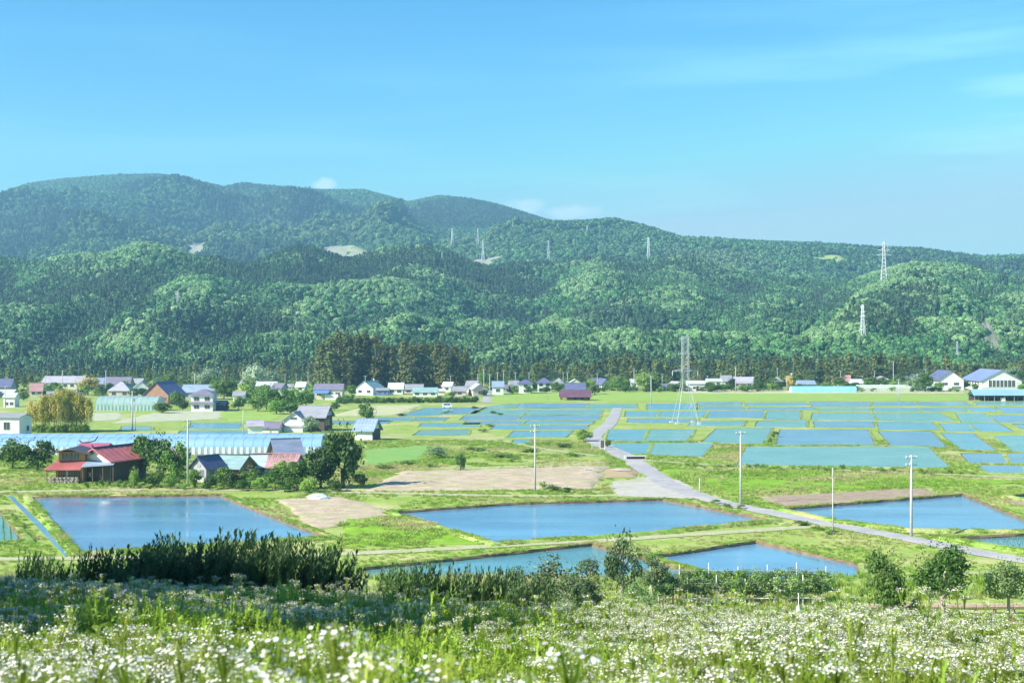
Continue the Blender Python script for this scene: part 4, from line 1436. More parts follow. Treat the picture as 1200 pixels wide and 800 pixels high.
def H(label, px0, px1, pyb, pye, pyr, wall, roof, axis='x', rot=0, dp=None, wins='auto', cat='house', name='house', over=0.5, hip=False, skirt=None, door=None, ridge=True, group=None, side=None):
    """house from its outline in the photograph: left, right, base, eave and ridge rows"""
    s = scl(pyb); d = F/s
    w = (px1 - px0)/s
    dp = dp or (w*0.8 if axis == 'x' else w*1.2)
    he, hr = (pyb - pye)/s, (pyb - pyr)/s
    # the ridge stands half a span further back and so shows a little higher
    bk = dp/2 if axis == 'x' or hip else 0
    hr = HC - (HC - hr)*(d + bk)/d if bk else hr
    x = ((px0 + px1)/2 - 600)/s
    ww = []
    if wins == 'auto':
        k = max(1, int(w/3.2))
        levels = [he*0.55] if he < 4.4 else [he*0.27, he*0.74]
        for zc in levels:
            for j in range(k):
                ww.append(('f', -w/2 + w*(j + 0.5)/k, zc, min(1.7, w/k*0.6), min(1.2, he*0.4)))
        ww.append(('r', 0, levels[-1], 1.5, min(1.1, he*0.4))); ww.append(('l', 0, levels[-1], 1.5, min(1.1, he*0.4)))
    elif wins: ww = wins
    return house(label, cat, x, d + dp/2, rot, w, dp, he, hr, wall, roof, axis, over, ww, name, skirt, door, ridge, group, hip)


BEIGE = pmat('beige_wall', (0.62, 0.54, 0.42), (0.52, 0.45, 0.36), 0.6, 0.85, 0.004, 14)
PINKW = pmat('pinkish_wall', (0.66, 0.52, 0.50), (0.56, 0.45, 0.44), 0.6, 0.85, 0.004, 14)
RUST = pmat('rusty_wall', (0.34, 0.17, 0.12), (0.22, 0.12, 0.09), 0.8, 0.8, 0.01, 10)
GREYW = pmat('grey_wall', (0.42, 0.43, 0.45), (0.34, 0.35, 0.37), 0.6, 0.85, 0.004, 14)
BLUEW = pmat('blue_wall', (0.14, 0.26, 0.52), (0.10, 0.20, 0.42), 0.8, 0.7)

# ---- far village, left of the cedars
H('purple-blue roofed house cut off by the left edge beside two dark conifers', -14, 12, 463, 453, 444, GREYW, R_BLUE)
H('low white roofed carport at the left edge, upper of the two', -6, 15, 466, 460, 457, GREYW, R_PALE, wins=None, cat='carport', name='carport', dp=6)
H('lower white roofed shed in front of the carport at the left edge', 4, 17, 477, 465, 461, WHITE, R_PALE, dp=5, name='shed', cat='shed', wins=[('f', -0.9, 1.3, 1.1, 1.0), ('f', 0.9, 1.3, 1.1, 1.0)])
H('small house with salmon red roof behind the golden bamboo', 34, 48, 465, 457, 449, CREAM, R_PINK, rot=12, wins=[('f', -1.2, 1.8, 1.2, 1.2), ('f', 1.4, 1.8, 1.2, 1.2)])
H('long pale lavender roofed building above the golden bamboo', 49, 96, 456, 448, 441, CREAM, R_LILAC, dp=11)
H('blue grey roofed house right of the long lavender roof', 97, 119, 456, 449.5, 443, GREYW, R_SKY, rot=8)
H('wide violet roofed house with lilac roof in front of it', 121, 151, 457, 451, 442, GREYW, R_PURP, dp=10)
H('beige house under a broad lilac hip roof beside the arched white gable', 127, 152, 466, 457, 448, BEIGE, R_LILAC, hip=True, dp=8)
H('white house with rounded white gable next to the lilac hip roof', 153, 171, 463, 455, 447, WHITE, R_PALE, axis='y', rot=14, over=0.3)
H('house with deep blue gable roof and orange wall', 172, 206, 474, 462, 448, pmat('orange_wall', (0.36, 0.20, 0.13), (0.30, 0.17, 0.12), 0.6, 0.85), R_BLUE, axis='y', rot=-22, over=0.9, dp=11)
H('blue grey roofed house just behind the white two-storey house', 213, 250, 468, 459, 451, GREYW, R_SKY, dp=8)
H('white two-storey house with purple grey hip roof and lower roof band', 224, 249, 482, 462, 456, WHITE, R_PURP, hip=True, dp=8, skirt=(2.9, 0.9, R_PURP), over=0.8)
H('dark low wing with purple roof right of the white two-storey house', 250, 263, 481, 474, 470, DARKWOOD, R_PURP, dp=7, wins=None, name='outbuilding', cat='outbuilding')
H('little white house with grey roof among garden trees', 273, 286, 473, 463, 459, WHITE, R_GREY, dp=5, wins=[('f', 0.9, 1.7, 0.9, 1.2)])
H('low building with flat pale roof above the garden trees', 300, 323, 458, 452, 447.5, GREYW, R_PALE, dp=8)
H('tiny white hut with grey roof behind the garden trees', 337, 349, 457, 453, 450, WHITE, R_GREY, dp=4, wins=None, name='hut', cat='hut')
hs = H('purple brown roofed house with bright blue lean-to roof', 368, 401, 468, 456, 450, CREAM, R_PURP, dp=8, over=0.5)
MB().add([(-5.9, -8.2, 2.6), (0.6, -8.2, 2.6), (0.6, -4.1, 3.9), (-5.9, -4.1, 3.9), (-5.9, -8.2, 2.7), (0.6, -8.2, 2.7), (0.6, -4.1, 4.0), (-5.9, -4.1, 4.0)],
         [(3, 2, 1, 0), (4, 5, 6, 7), (0, 1, 5, 4), (1, 2, 6, 5), (2, 3, 7, 6), (3, 0, 4, 7)]).build('lean_to_roof', R_BRIGHT, hs)['label'] = 'bright blue lean-to roof'
MB().box(-1.0, 4.4, -7.0, -4.15, -0.1, 2.2).build('porch_wall', WHITE, hs)
hs = H('white gabled barn with turquoise roof slope under the tall cedars', 421, 444, 463, 455, 447, WHITE, R_TEAL, axis='y', rot=-24, over=0.5, name='barn', cat='barn')
MB().box(-0.3, 0.3, 3.0, 3.6, 5.4, 7.2).build('chimney', CONC, hs)
H('small blue walled shed right of the turquoise roofed barn', 441, 455, 463.5, 457, 455, BLUEW, R_GREY, dp=4, wins=[('f', -1.2, 1.3, 0.9, 1.2), ('f', 1.2, 1.3, 0.9, 1.2)], name='shed', cat='shed')
H('white walled house with pale metal roof beside the blue shed', 455, 472, 462, 455.5, 449, WHITE, R_PALE, dp=8)
H('grey roofed house left of the low turquoise roof', 473, 495, 461, 456, 450.5, CREAM, R_GREY, dp=8)
H('long low white building with turquoise roof in front of the cedars', 484, 512, 464.5, 459, 454.5, WHITE, R_TEAL, dp=6)
H('small cream hut right of the low turquoise roof', 513, 521, 463, 458, 456, CREAM, R_PALE, dp=4, wins=None, name='hut', cat='hut')
H('house with mauve wall and grey roof at the end of the cedars', 531, 546, 464, 458, 453, PINKW, R_GREY, dp=7)
H('white house with stepped grey roof beside the mauve wall', 547, 560, 460, 452, 446.5, WHITE, R_GREY, dp=8, rot=-10, skirt=(2.6, 0.7, R_GREY))
H('pinkish house by the lane with pale roof', 551, 568, 464, 456, 450, PINKW, R_LILAC, axis='y', rot=15, dp=9)
H('white house with blue walls right of the village lane', 577, 590, 462.5, 453, 447, WHITE, R_SKY, dp=8)
H('narrow grey house next to the blue and white one', 592, 600, 461, 455, 451, GREYW, R_PURP, dp=6)
H('white two-storey house with dark blue hip roof, left of a pair', 608, 624, 461, 449, 445, WHITE, R_BLUE, hip=True, dp=8, over=0.7)
H('white two-storey house with dark blue hip roof, right of a pair', 630, 646, 459, 448, 443, WHITE, R_BLUE, hip=True, dp=8, over=0.7)
H('blue roofed house behind the maroon barn', 663, 686, 463, 456, 449, WHITE, R_BLUE, dp=8)
H('pale gabled house peeping out behind the blue roof', 668, 680, 455, 448, 444.5, CREAM, R_PALE, axis='y', dp=8)
H('dark blue roofed white house left of the round light green tree', 702, 713, 456.5, 450, 444, WHITE, R_BLUE, axis='y', rot=18, dp=9)
H('house with slate blue roof behind the maroon barn and lane', 692, 703, 452, 446.5, 443, GREYW, R_BLUE, dp=7)
H('narrow white house between two round green trees', 739, 747, 455.5, 448, 444.5, WHITE, R_PALE, dp=6)
H('low purple roofed house left of the steel tower', 771, 786, 457.5, 453.5, 450, GREYW, R_PURP, dp=7)
H('white house with pale gabled roof at the tower foot', 786, 800, 456, 452, 447.5, WHITE, R_LILAC, axis='y', rot=20, dp=9)
H('large plain white storehouse right of the steel tower', 806, 826, 458, 449.5, 446.5, WHITE, R_PALE, dp=8, wins=[('f', -1, 1.6, 1.2, 1.0)], name='storehouse', cat='storehouse')
H('flat pale roofed building right of the plain white storehouse', 829, 846, 453, 446.5, 444, WHITE, R_PALE, dp=8)
H('white house with pink edged grey gables right of the flat roof', 862, 884, 455, 447.5, 442, PINKW, R_LILAC, rot=-12, dp=9, skirt=(2.6, 0.7, R_LILAC))
H('little house with blue gable beside a brown bush', 895, 903, 449, 444.5, 441.5, WHITE, R_BLUE, axis='y', dp=6, wins=None)
H('long slate blue roofed hall behind the bright blue tunnel', 936, 956, 455, 450, 446, GREYW, R_SKY, dp=9, wins=None)
H('house with red and white gables in front of the conifer row', 977, 998, 452, 446.5, 440, PINKW, R_PINK, rot=-10, dp=9)
H('low white walled house right of the red gables', 999, 1019, 453.5, 449, 444.5, WHITE, R_PALE, dp=8)
H('house with broad lilac hip roof left of a slim pole', 1024, 1046, 452, 446, 440.5, CREAM, R_LILAC, hip=True, dp=10)
H('white low shed half hidden in bushes near the school', 1084, 1096, 457, 453, 451, WHITE, R_PALE, dp=5, wins=None, name='shed', cat='shed')

# maroon open barn in the field
s = scl(469); d = F/s; x = (674.5 - 600)/s
br = thing('open_barn', 'open sided barn with wide maroon roof standing alone in the green field', 'barn', (x, d + 3, 0))
vroof(12.2, 6.2, 1.75, 4.0, 0.7, 0.4, 0.16, 'x').build('roof', R_MAR, br)
MB().box(-6.0, 6.0, 2.6, 2.75, -0.1, 1.9).build('back_wall', DARKWOOD, br)
for i in range(5):
    for yy in (-2.9, 2.9): MB().box(-5.8 + 2.9*i - 0.09, -5.8 + 2.9*i + 0.09, yy - 0.09, yy + 0.09, -0.1, 1.75).build('post', DARKWOOD, br)
for i in range(4): MB().box(-5.2 + 2.9*i, -3.4 + 2.9*i, 0.2, 2.0, 0, 1.1 + 0.2*(i % 2)).build('straw_bale', pmat('straw', (0.42, 0.36, 0.18), (0.32, 0.27, 0.13), 3, 0.95, 0.03, 9), br)

# school hall and its neighbour on the right
s = scl(457); d = F/s
sw = []
for i in range(7): sw.append(('f', -5.6 + 1.9*i, 3.2, 1.45, 3.2, 1))
for i in range(6): sw.append(('l', -11 + 4.2*i, 2.4, 1.5, 2.6, 1))
sc_ = house('large white school hall with blue roof and a row of tall gable windows', 'school', (1174 - 600)/s, d + 16, 0, 19.8, 32, 4.6, 9.6, WHITE, roofmat('school_blue_roof', (0.20, 0.30, 0.56)), 'y', 0.8, sw, 'school_hall', None, None, True, None, False, 0.3)
MB().box(-9.95, 9.95, -16.1, -15.99, 1.0, 1.25).build('string_course', CONC, sc_)
for k in range(6):
    MB().box(-6.55 + 1.9*k - 0.13 + 0.0, -6.55 + 1.9*k + 0.13, -16.2, -16.0, 1.3, 5.2).build('pilaster', WHITE, sc_)
house('white building with violet blue roof standing left of the school hall', 'school building', (1117 - 600)/s, d + 14, 0, 12.5, 22, 5.0, 9.4, WHITE, R_BLUE, 'y', 0.8, [('f', -3, 3.0, 2.4, 1.2, 2), ('f', 2.6, 3.0, 2.4, 1.2, 2), ('f', 2.6, 1.2, 4.5, 0.7, 3), ('l', -6, 2.6, 2.0, 1.2), ('l', 0, 2.6, 2.0, 1.2)], 'school_building')

# long blue roofed open shed in front of the school
s = scl(470); d = F/s; x0, x1 = (1142 - 600)/s, (1236 - 600)/s
lr = thing('machine_shed', 'long open shed with sky blue roof in front of the school hall', 'shed', ((x0 + x1)/2, d + 4, 0))
L = (x1 - x0)/2
vroof(2*L, 7.5, 2.5, 4.6, 0.4, 0.4, 0.12, 'x').build('roof', VINYL, lr)
for i in range(9):
    for yy in (-3.7, 3.7): MB().box(-L + 0.2 + i*(2*L - 0.4)/8 - 0.07, -L + 0.2 + i*(2*L - 0.4)/8 + 0.07, yy - 0.07, yy + 0.07, -0.1, 2.6).build('post', STEEL, lr)
MB().box(-L, L, 3.8, 3.9, 0, 2.4).build('back_wall', DARKWOOD, lr)
MB().box(-L*0.3, -L*0.3 + 1.5, -3.2, -1.2, 0, 1.4).build('crate', WHITE, lr)


# ---- polytunnels and greenhouses
def tunnel(label, px0, px1, pyb, pyt, mat, dep=6.0, rot=0, hoops=0, side=0.9, ends=CLOTH, wallm=None, group=None):
    s = scl(pyb); d = F/s
    w = (px1 - px0)/s; h = HC - (HC - (pyb - pyt)/s)*(d + dep/2)/d
    root = thing('polytunnel', label, 'greenhouse', (((px0 + px1)/2 - 600)/s, d + dep/2, 0), R(rot), group)
    n = 11
    arc = [(-dep/2*math.cos(math.pi*k/(n - 1)), side + (h - side)*math.sin(math.pi*k/(n - 1))**0.85) for k in range(n)]
    cx = np.linspace(-w/2, w/2, max(3, int(w/2) + 1))
    m = MB()
    r = np.random.default_rng(int(px0 + 500))
    rings = [[(q, a, b - (0.012 if i % 2 else 0) + r.normal(0, 0.005)) for a, b in arc] for i, q in enumerate(cx)]
    m.loft(rings, caps=False, closed=False)
    m.build('cover', mat, root, smooth=True)
    sm = MB()
    for yy in (-dep/2 - 0.02, dep/2 + 0.02):
        ring = []
        for i, q in enumerate(np.linspace(-w/2, w/2, max(4, int(w*1.6)))):
            o = 0.10*(i % 2)
            ring.append([(q, yy - o, side + 0.02), (q, yy - o*2.2, -0.05)])
        sm.loft(ring, caps=False, closed=False)
    sm.build('side_curtain', wallm or mat, root)
    for e in (-1, 1):
        pr = [(e*w/2, a, b - 0.06) for a, b in arc] + [(e*w/2, dep/2, 0), (e*w/2, -dep/2, 0)]
        MB().add(pr, [tuple(range(len(pr)))]).build('end_sheet', ends, root)
    for k in range(hoops):
        q = -w/2 + w*k/(hoops - 1)
        MB().tube([(q, -dep/2 - 0.06, 0)] + [(q, a*1.012, b + 0.03) for a, b in arc] + [(q, dep/2 + 0.06, 0)], 0.022, 4).build('hoop', STEEL, root)
    return root


tunnel('very long blue vinyl greenhouse behind the red roofed farmhouse, nearest row', -70, 376, 533, 512, VINYL, 8.0, 0, 40, 1.7, CLOTH, pmat('grey_curtain', (0.44, 0.54, 0.60), (0.54, 0.60, 0.64), 0.5, 0.7), 'rows of the long blue greenhouse')
tunnel('second row of the long blue greenhouse, behind the nearest row', -70, 378, 526, 508, VINYL, 8.0, 0, 34, 1.7, CLOTH, VINYL, 'rows of the long blue greenhouse')
tunnel('sea green greenhouse in front of the deep blue gable roof', 112, 186, 481, 464, VINYLT, 8, -4, 12, 1.9)
tunnel('bright turquoise tunnel lying along the far field edge', 928, 1004, 459.5, 452.3, VINYLB, 6, 0, 10, 0.8)
tunnel('pale green netted tunnel right of the bright turquoise tunnel', 1006, 1098, 458, 450.5, pmat('pale_green_net', (0.50, 0.58, 0.50), (0.42, 0.50, 0.40), 0.4, 0.8), 6, 0, 10, 0.9)

# ---- farmyard on the left: white shed, red roofed farmhouse
H('white walled shed with shallow roof and one dark window at the left edge', -14, 25, 513, 489, 485.5, WHITE, R_GREY, dp=7, over=0.5, wins=[('f', 0.9, 3.0, 1.5, 1.8), ('r', 1.2, 2.2, 1.2, 1.2)], name='shed', cat='shed', rot=-6)

s = scl(566); d = F/s
fx = lambda px: (px - 98)/s
fz = lambda py: (566 - py)/s
fh = thing('farmhouse', 'old farmhouse with red and crimson roofs, timber upper floor and dark carport', 'farmhouse', ((98 - 600)/s, d + 1, 0))


def part_wall(name, x0, x1, y0, y1, z0, z1, m): return MB().box(x0, x1, y0, y1, z0, z1).build(name, m, fh)


# front left wing: ground floor, skirt roof, timber upper floor under a dark gable
part_wall('wall', fx(63), fx(96), 0, 5.2, -0.1, fz(549) + 0.2, WOOD)
part_wall('wall', fx(64.5), fx(95.5), 0.9, 4.8, fz(549), fz(530), WOOD)['label'] = 'timber upper floor wall'
x0, x1 = fx(52), fx(98)
MB().add([(x0, -1.5, fz(549)), (x1 - 0.4, -1.5, fz(549)), (fx(96.5), 0.85, fz(540.5)), (fx(63), 0.85, fz(540.5)), (x0, -1.5, fz(549) - 0.2), (x1 - 0.4, -1.5, fz(549) - 0.2), (fx(96.5), 0.85, fz(540.5) - 0.3), (fx(63), 0.85, fz(540.5) - 0.3),
          (x0, 5.4, fz(549)), (fx(63), 5.0, fz(540.5)), (x0, 5.4, fz(549) - 0.2), (fx(63), 5.0, fz(540.5) - 0.3)],
         [(0, 1, 2, 3), (7, 6, 5, 4), (4, 5, 1, 0), (1, 5, 6, 2), (8, 0, 3, 9), (10, 11, 7, 4), (10, 4, 0, 8)]).build('skirt_roof', R_RED, fh)
for k in range(14):
    q = fx(55) + (fx(96) - fx(55))*k/13
    MB().bar((q, -1.45, fz(549) + 0.05), (fx(64) + (fx(96) - fx(64))*k/13, 0.8, fz(540.5) + 0.05), 0.045).build('roof_batten', R_RED, fh)
tr = vroof(5.4, 4.9, fz(531), fz(526.5), 1.1, 0.9, 0.18, 'y').build('roof', R_DARK, fh, ((fx(64.5) + fx(95.5))/2, 2.8, 0))
tr['label'] = 'dark grey gable roof of the wing'
for u, ww in ((fx(74), 1.7), (fx(84), 1.5)):
    window(fh, 'f', u, fz(535.5), ww, 1.05, 1, -1.8 + 0.0, 2)
for u in (fx(70), fx(79.5), fx(88)):
    window(fh, 'f', u, fz(557), 1.1, 1.5, 1, 0.0, 2, WOOD)
MB().box(fx(75.2), fx(77.2), -0.06, -0.01, 0, fz(552)).build('door', WHITE, fh)
MB().box(fx(55.2), fx(55.9), -1.3, -1.18, 0, fz(549.5)).build('post', DARKWOOD, fh)
# rear left block with crimson roof
MB().box(fx(78), fx(106), 5.4, 12, -0.1, fz(533)).build('wall', DARKWOOD, fh)
cr = vroof(fx(108) - fx(76), 8.6, fz(533), fz(521) - 0.6, 0.7, 0.4, 0.2, 'x').build('roof', R_MAG, fh, ((fx(76) + fx(108))/2, 8.7, 0))
cr['label'] = 'crimson roof of the rear block'


def upturned(parent, a, b, r=0.14, lift=0.9):
    a, b = Vector(a), Vector(b); t = (b - a).normalized()
    m = MB().tube([a - t*0.3 + Vector((0, 0, lift*0.5)), a + t*0.15, a + t*1.0, b - t*1.2, b - t*0.2 + Vector((0, 0, 0.15)), b + t*0.35 + Vector((0, 0, lift))], [0.10, r, r*1.1, r*1.1, r*1.1, 0.12], 6)
    return m.build('ridge_cap', R_DARK, parent)


upturned(cr, ((fx(76) - fx(108))/2 - 0.2, 0, fz(521) - 0.35), ((fx(108) - fx(76))/2 - 2.2, 0, fz(521) - 0.1))
# right block: white plastered gable towards the yard, red roof running back
cb = Matrix.Translation((fx(121), 5.6, 0)) @ Matrix.Rotation(R(-24), 4, 'Z')
gb = gable_wall(9.5, 6.2, fz(539), fz(527.5), 'y').build('wall', WHITE, fh); gb.matrix_local = cb
gb['label'] = 'white plastered gable wall'
dk = MB().box(3.12, 3.16, -4.7, 4.7, 0, fz(539.5)).box(-3.16, 3.12, -4.82, -4.77, 0, fz(546)).build('shade_boards', DARKWOOD, gb)  # dark boards put the right wall's shade into its colour
gr_ = vroof(9.5, 6.2, fz(539), fz(527.5), 0.9, 0.9, 0.2, 'y').build('roof', R_RED, fh); gr_.matrix_local = cb
gr_['label'] = 'red gable roof running back from the yard'
upturned(gr_, (0, -5.5, fz(527.5) + 0.3), (0, 5.6, fz(527.5) + 0.3), 0.15, 1.1)
for sx in (-1, 1):
    for k in range(8):
        yy = -4.9 + 9.8*k/7
        MB().bar((0.1*sx, yy, fz(527.5) + 0.25), (sx*3.9, yy, fz(539) - 0.9*(fz(527.5) - fz(539))/3.1 + 0.24), 0.04).build('roof_batten', R_RED, gr_)
# blue lean-to over the carport
MB().add([(fx(96.5), -1.6, fz(546)), (fx(134), -1.6, fz(543.5)), (fx(131), 2.6, fz(537.5)), (fx(97), 2.6, fz(538)), (fx(96.5), -1.6, fz(546) - 0.15), (fx(134), -1.6, fz(543.5) - 0.15), (fx(131), 2.6, fz(537.5) - 0.15), (fx(97), 2.6, fz(538) - 0.15)],
         [(0, 1, 2, 3), (7, 6, 5, 4), (4, 5, 1, 0), (5, 6, 2, 1), (6, 7, 3, 2), (7, 4, 0, 3)]).build('carport_roof', R_SKY, fh)
for px in (97.5, 109, 121, 133): MB().box(fx(px) - 0.08, fx(px) + 0.08, -1.4, -1.24, -0.1, fz(546)).build('carport_post', DARKWOOD, fh)
MB().box(fx(97), fx(133), 3.2, 3.35, 0, fz(545)).build('carport_back', DARKWOOD, fh)
MB().bar((fx(103), -0.9, fz(552)), (fx(107), -0.9, fz(559)), 0.04).bar((fx(107), -0.9, fz(552)), (fx(103), -0.9, fz(559)), 0.04).build('cross_brace', ALU, fh)
# firewood pile in front of the wing
fw = thing('firewood_pile', 'firewood stacked along the front of the timber wing', 'firewood', ((76 - 600)/s, d - 0.4, 0))
LOG = [MB().tube([(0, -0.45, 0), (0, 0.45, 0)], q, 7).mesh('log', WOODL) for q, WOODL in ((0.13, pmat('split_log', (0.34, 0.27, 0.19), (0.22, 0.17, 0.12), 3, 0.9, 0.02, 12)), (0.16, pmat('grey_log', (0.44, 0.42, 0.38), (0.30, 0.28, 0.25), 3, 0.9, 0.02, 12)))]
for r_ in range(4):
    for k in range(17 - (r_ % 2)):
        link('log', LOG[(k*7 + r_*3) % 2], fw, ((k - 8)*0.31 + (r_ % 2)*0.15 + random.gauss(0, 0.02), random.gauss(0, 0.08), 0.15 + r_*0.26))

# ---- cluster of farm buildings right of the first pole
hs = house('small white lattice walled house with steep blue gable roof behind the pole', 'house', (239 - 600)/scl(566), F/scl(566) + 3, -30, 3.4, 4.6, 2.7, 4.3, GREYW, roofmat('slate_roof', (0.10, 0.13, 0.26)), 'y', 0.6, [('f', -0.85, 1.5, 0.8, 1.4, 3), ('f', 0.75, 1.5, 0.8, 1.4, 3), ('r', -0.9, 1.5, 1.0, 1.4), ('r', 1.0, 1.5, 1.0, 1.4)])
MB().box(-1.9, 1.9, -3.1, -2.4, -0.1, 0.9).build('porch_wall', CONC, hs)
H('rusty walled workshop with pale turquoise metal roof', 256, 286, 560, 547, 534, RUST, R_TEAL, dp=6.5, rot=-14, over=0.7, ridge=R_DARK, name='workshop', cat='workshop')
H('shed with pale turquoise roof touching the rusty workshop', 284, 312, 556, 546, 533.5, RUST, roofmat('pale_turquoise_roof', (0.50, 0.68, 0.66)), dp=7, rot=10, over=0.6, ridge=R_DARK, name='shed', cat='shed')
hs = H('long barn with weathered red striped roof behind the bushes', 294, 346, 556, 546.5, 532.5, GREYW, R_PINK, dp=8, rot=-5, over=0.6, name='barn', cat='barn')
for k in range(22):
    q = -3.9 + 7.8*k/21
    MB().bar((q*1.0, -4.55, 1.15), (q*1.0 + 0.0, -0.1, 3.55), 0.06).build('roof_batten', R_RED if k % 3 else R_PALE, hs)
hs = H('dark timber house with blue grey roof behind the striped barn', 318, 345, 552, 530, 515, DARKWOOD, roofmat('slate_blue_roof', (0.22, 0.30, 0.46)), dp=6, rot=22, over=0.9, name='house')

# ---- kura storehouse group
H('low white shed with grey roof left of the storehouse', 288, 305, 510, 499, 493, WHITE, R_LILAC, dp=6, rot=10, name='shed', cat='shed', wins=None)
H('low shed with curved grey roof between white shed and storehouse', 303, 328, 507, 501, 495, WHITE, R_PURP, dp=5, rot=-8, name='shed', cat='shed', wins=None)
hs = H('white plaster storehouse with small dark window under its gable', 334, 358, 506, 492, 483.5, WHITE, R_GREY, axis='y', dp=8, rot=-6, over=0.6, wins=[('f', 0, 3.6, 1.6, 0.45, 3)], name='storehouse', cat='storehouse')
MB().loft([[(-3.4 + 0.0, -4.9, z_ + 0.0), (3.4, -4.9, z_), (3.4, -3.9, z_ + 0.35), (-3.4, -3.9, z_ + 0.35)] for z_ in (1.25, 1.4)]).build('lower_roof', R_GREY, hs)
MB().box(-2.6, 2.6, -4.7, -4.02, -0.1, 1.25).build('porch_wall', WHITE, hs)
hs = H('house with large grey tiled roof adjoining the white storehouse', 350, 383, 505, 487.5, 476, DARKWOOD, R_GREY, dp=8, rot=-8, over=0.8, wins=[('f', -2, 2.2, 1.6, 1.6), ('f', 1.2, 2.2, 1.6, 1.6), ('r', 0, 2.2, 1.6, 1.4), ('r', -2.2, 2.2, 1.2, 1.4)])
for k in range(16):
    q = -4.1 + 8.2*k/15
    MB().bar((q, -4.75, 3.42), (q, -0.1, 6.55), 0.075).build('tile_row', R_LILAC, hs)
MB().box(4.02, 4.1, -2.2, 2.2, 4.1, 5.2).build('gable_panel', R_SKY, hs)
hs = H('white shed with light blue metal roof beside the big dark tree', 419, 440, 516, 502.5, 491.5, WHITE, R_SKY, dp=5.5, rot=-14, over=0.8, wins=None, name='shed', cat='shed')
MB().box(2.28, 2.34, -2.7, 2.7, 0, 2.7).build('side_wall', DARKWOOD, hs)['label'] = 'dark side wall'  # dark panel covering the right side
for k in range(7): MB().bar((-2.6 + 5.2*k/6, -3.5, 2.25), (-2.6 + 5.2*k/6, -0.1, 5.15), 0.04).build('roof_batten', R_SKY, hs)

# ------------------------------------------------------------------ trees
SEGS = ((600, 'behind the village lane'), (650, 'behind the pair of white two-storey houses'), (700, 'behind the maroon barn'), (770, 'behind the two round green trees'), (830, 'behind the steel tower'), (925, 'between the steel tower and the turquoise tunnel'), (1005, 'behind the turquoise tunnel'), (1060, 'behind the broad lilac hip roof'), (1105, 'left of the school'), (1150, 'behind the violet roofed school building'), (9999, 'behind the school hall'))
LSEGS = ((60, 'behind the salmon red roof and the left edge houses'), (120, 'behind the long lavender roof'), (175, 'behind the wide violet roof'), (222, 'behind the deep blue gable roof'), (270, 'behind the white two-storey house'), (330, 'behind the whitish flowering trees'), (9999, 'just left of the tall cedar grove'))


def seg_of(px, S=None): return [t for q, t in (S or SEGS) if px < q][0]


CROWN = {}
for key, mat, n, leaf in (('dark', L_DARK, 1500, 0.085), ('mid', L_MID, 1500, 0.085), ('light', L_LIGHT, 1400, 0.085), ('pale', L_PALE, 1300, 0.08), ('gold', L_GOLD, 1500, 0.08)):
    CROWN[key] = [crown_mesh('%s_crown' % key, 200 + 10*i + len(key), mat, 1.0, 0.9, 16 + 2*i, int(n*1.5), leaf) for i in range(3)]
TRUNK = [trunk_mesh('trunk', 300 + i, BARK, 1.0, 0.045, 6, 0.34) for i in range(3)]
TRUNKP = [trunk_mesh('pale_trunk', 310 + i, BARKP, 1.0, 0.045, 7, 0.36) for i in range(2)]
tcount = 0
GARDEN = []


def tree(label, px, pyb, hp, wp, kind, name='tree', cat='tree', group=None, d=None, bare=0.06, pale=False, crown=None):
    """tree from its foot, height and width in the photograph"""
    global tcount
    tcount += 1
    if d is None:
        s = scl(pyb); d = F/s
    else:
        s = F/d
    x = (px - 600)/s
    z = float(ground_z(np.array([x]), np.array([d]))[0])
    h = hp/s; w = wp/s
    t = thing(name, label, cat, (x, d, z - 0.03), tcount*1.37, group)
    tm = (TRUNKP if pale else TRUNK)[tcount % 2]
    link('trunk', tm, t, scale=(h*0.95*1.0, h*0.95, h*0.85))
    ch = h*(1 - bare)/2
    link('crown', crown or CROWN[kind][tcount % 3], t, (0, 0, h - ch*0.96), tcount*0.9, (w/2, w/2, ch/0.92))
    return t


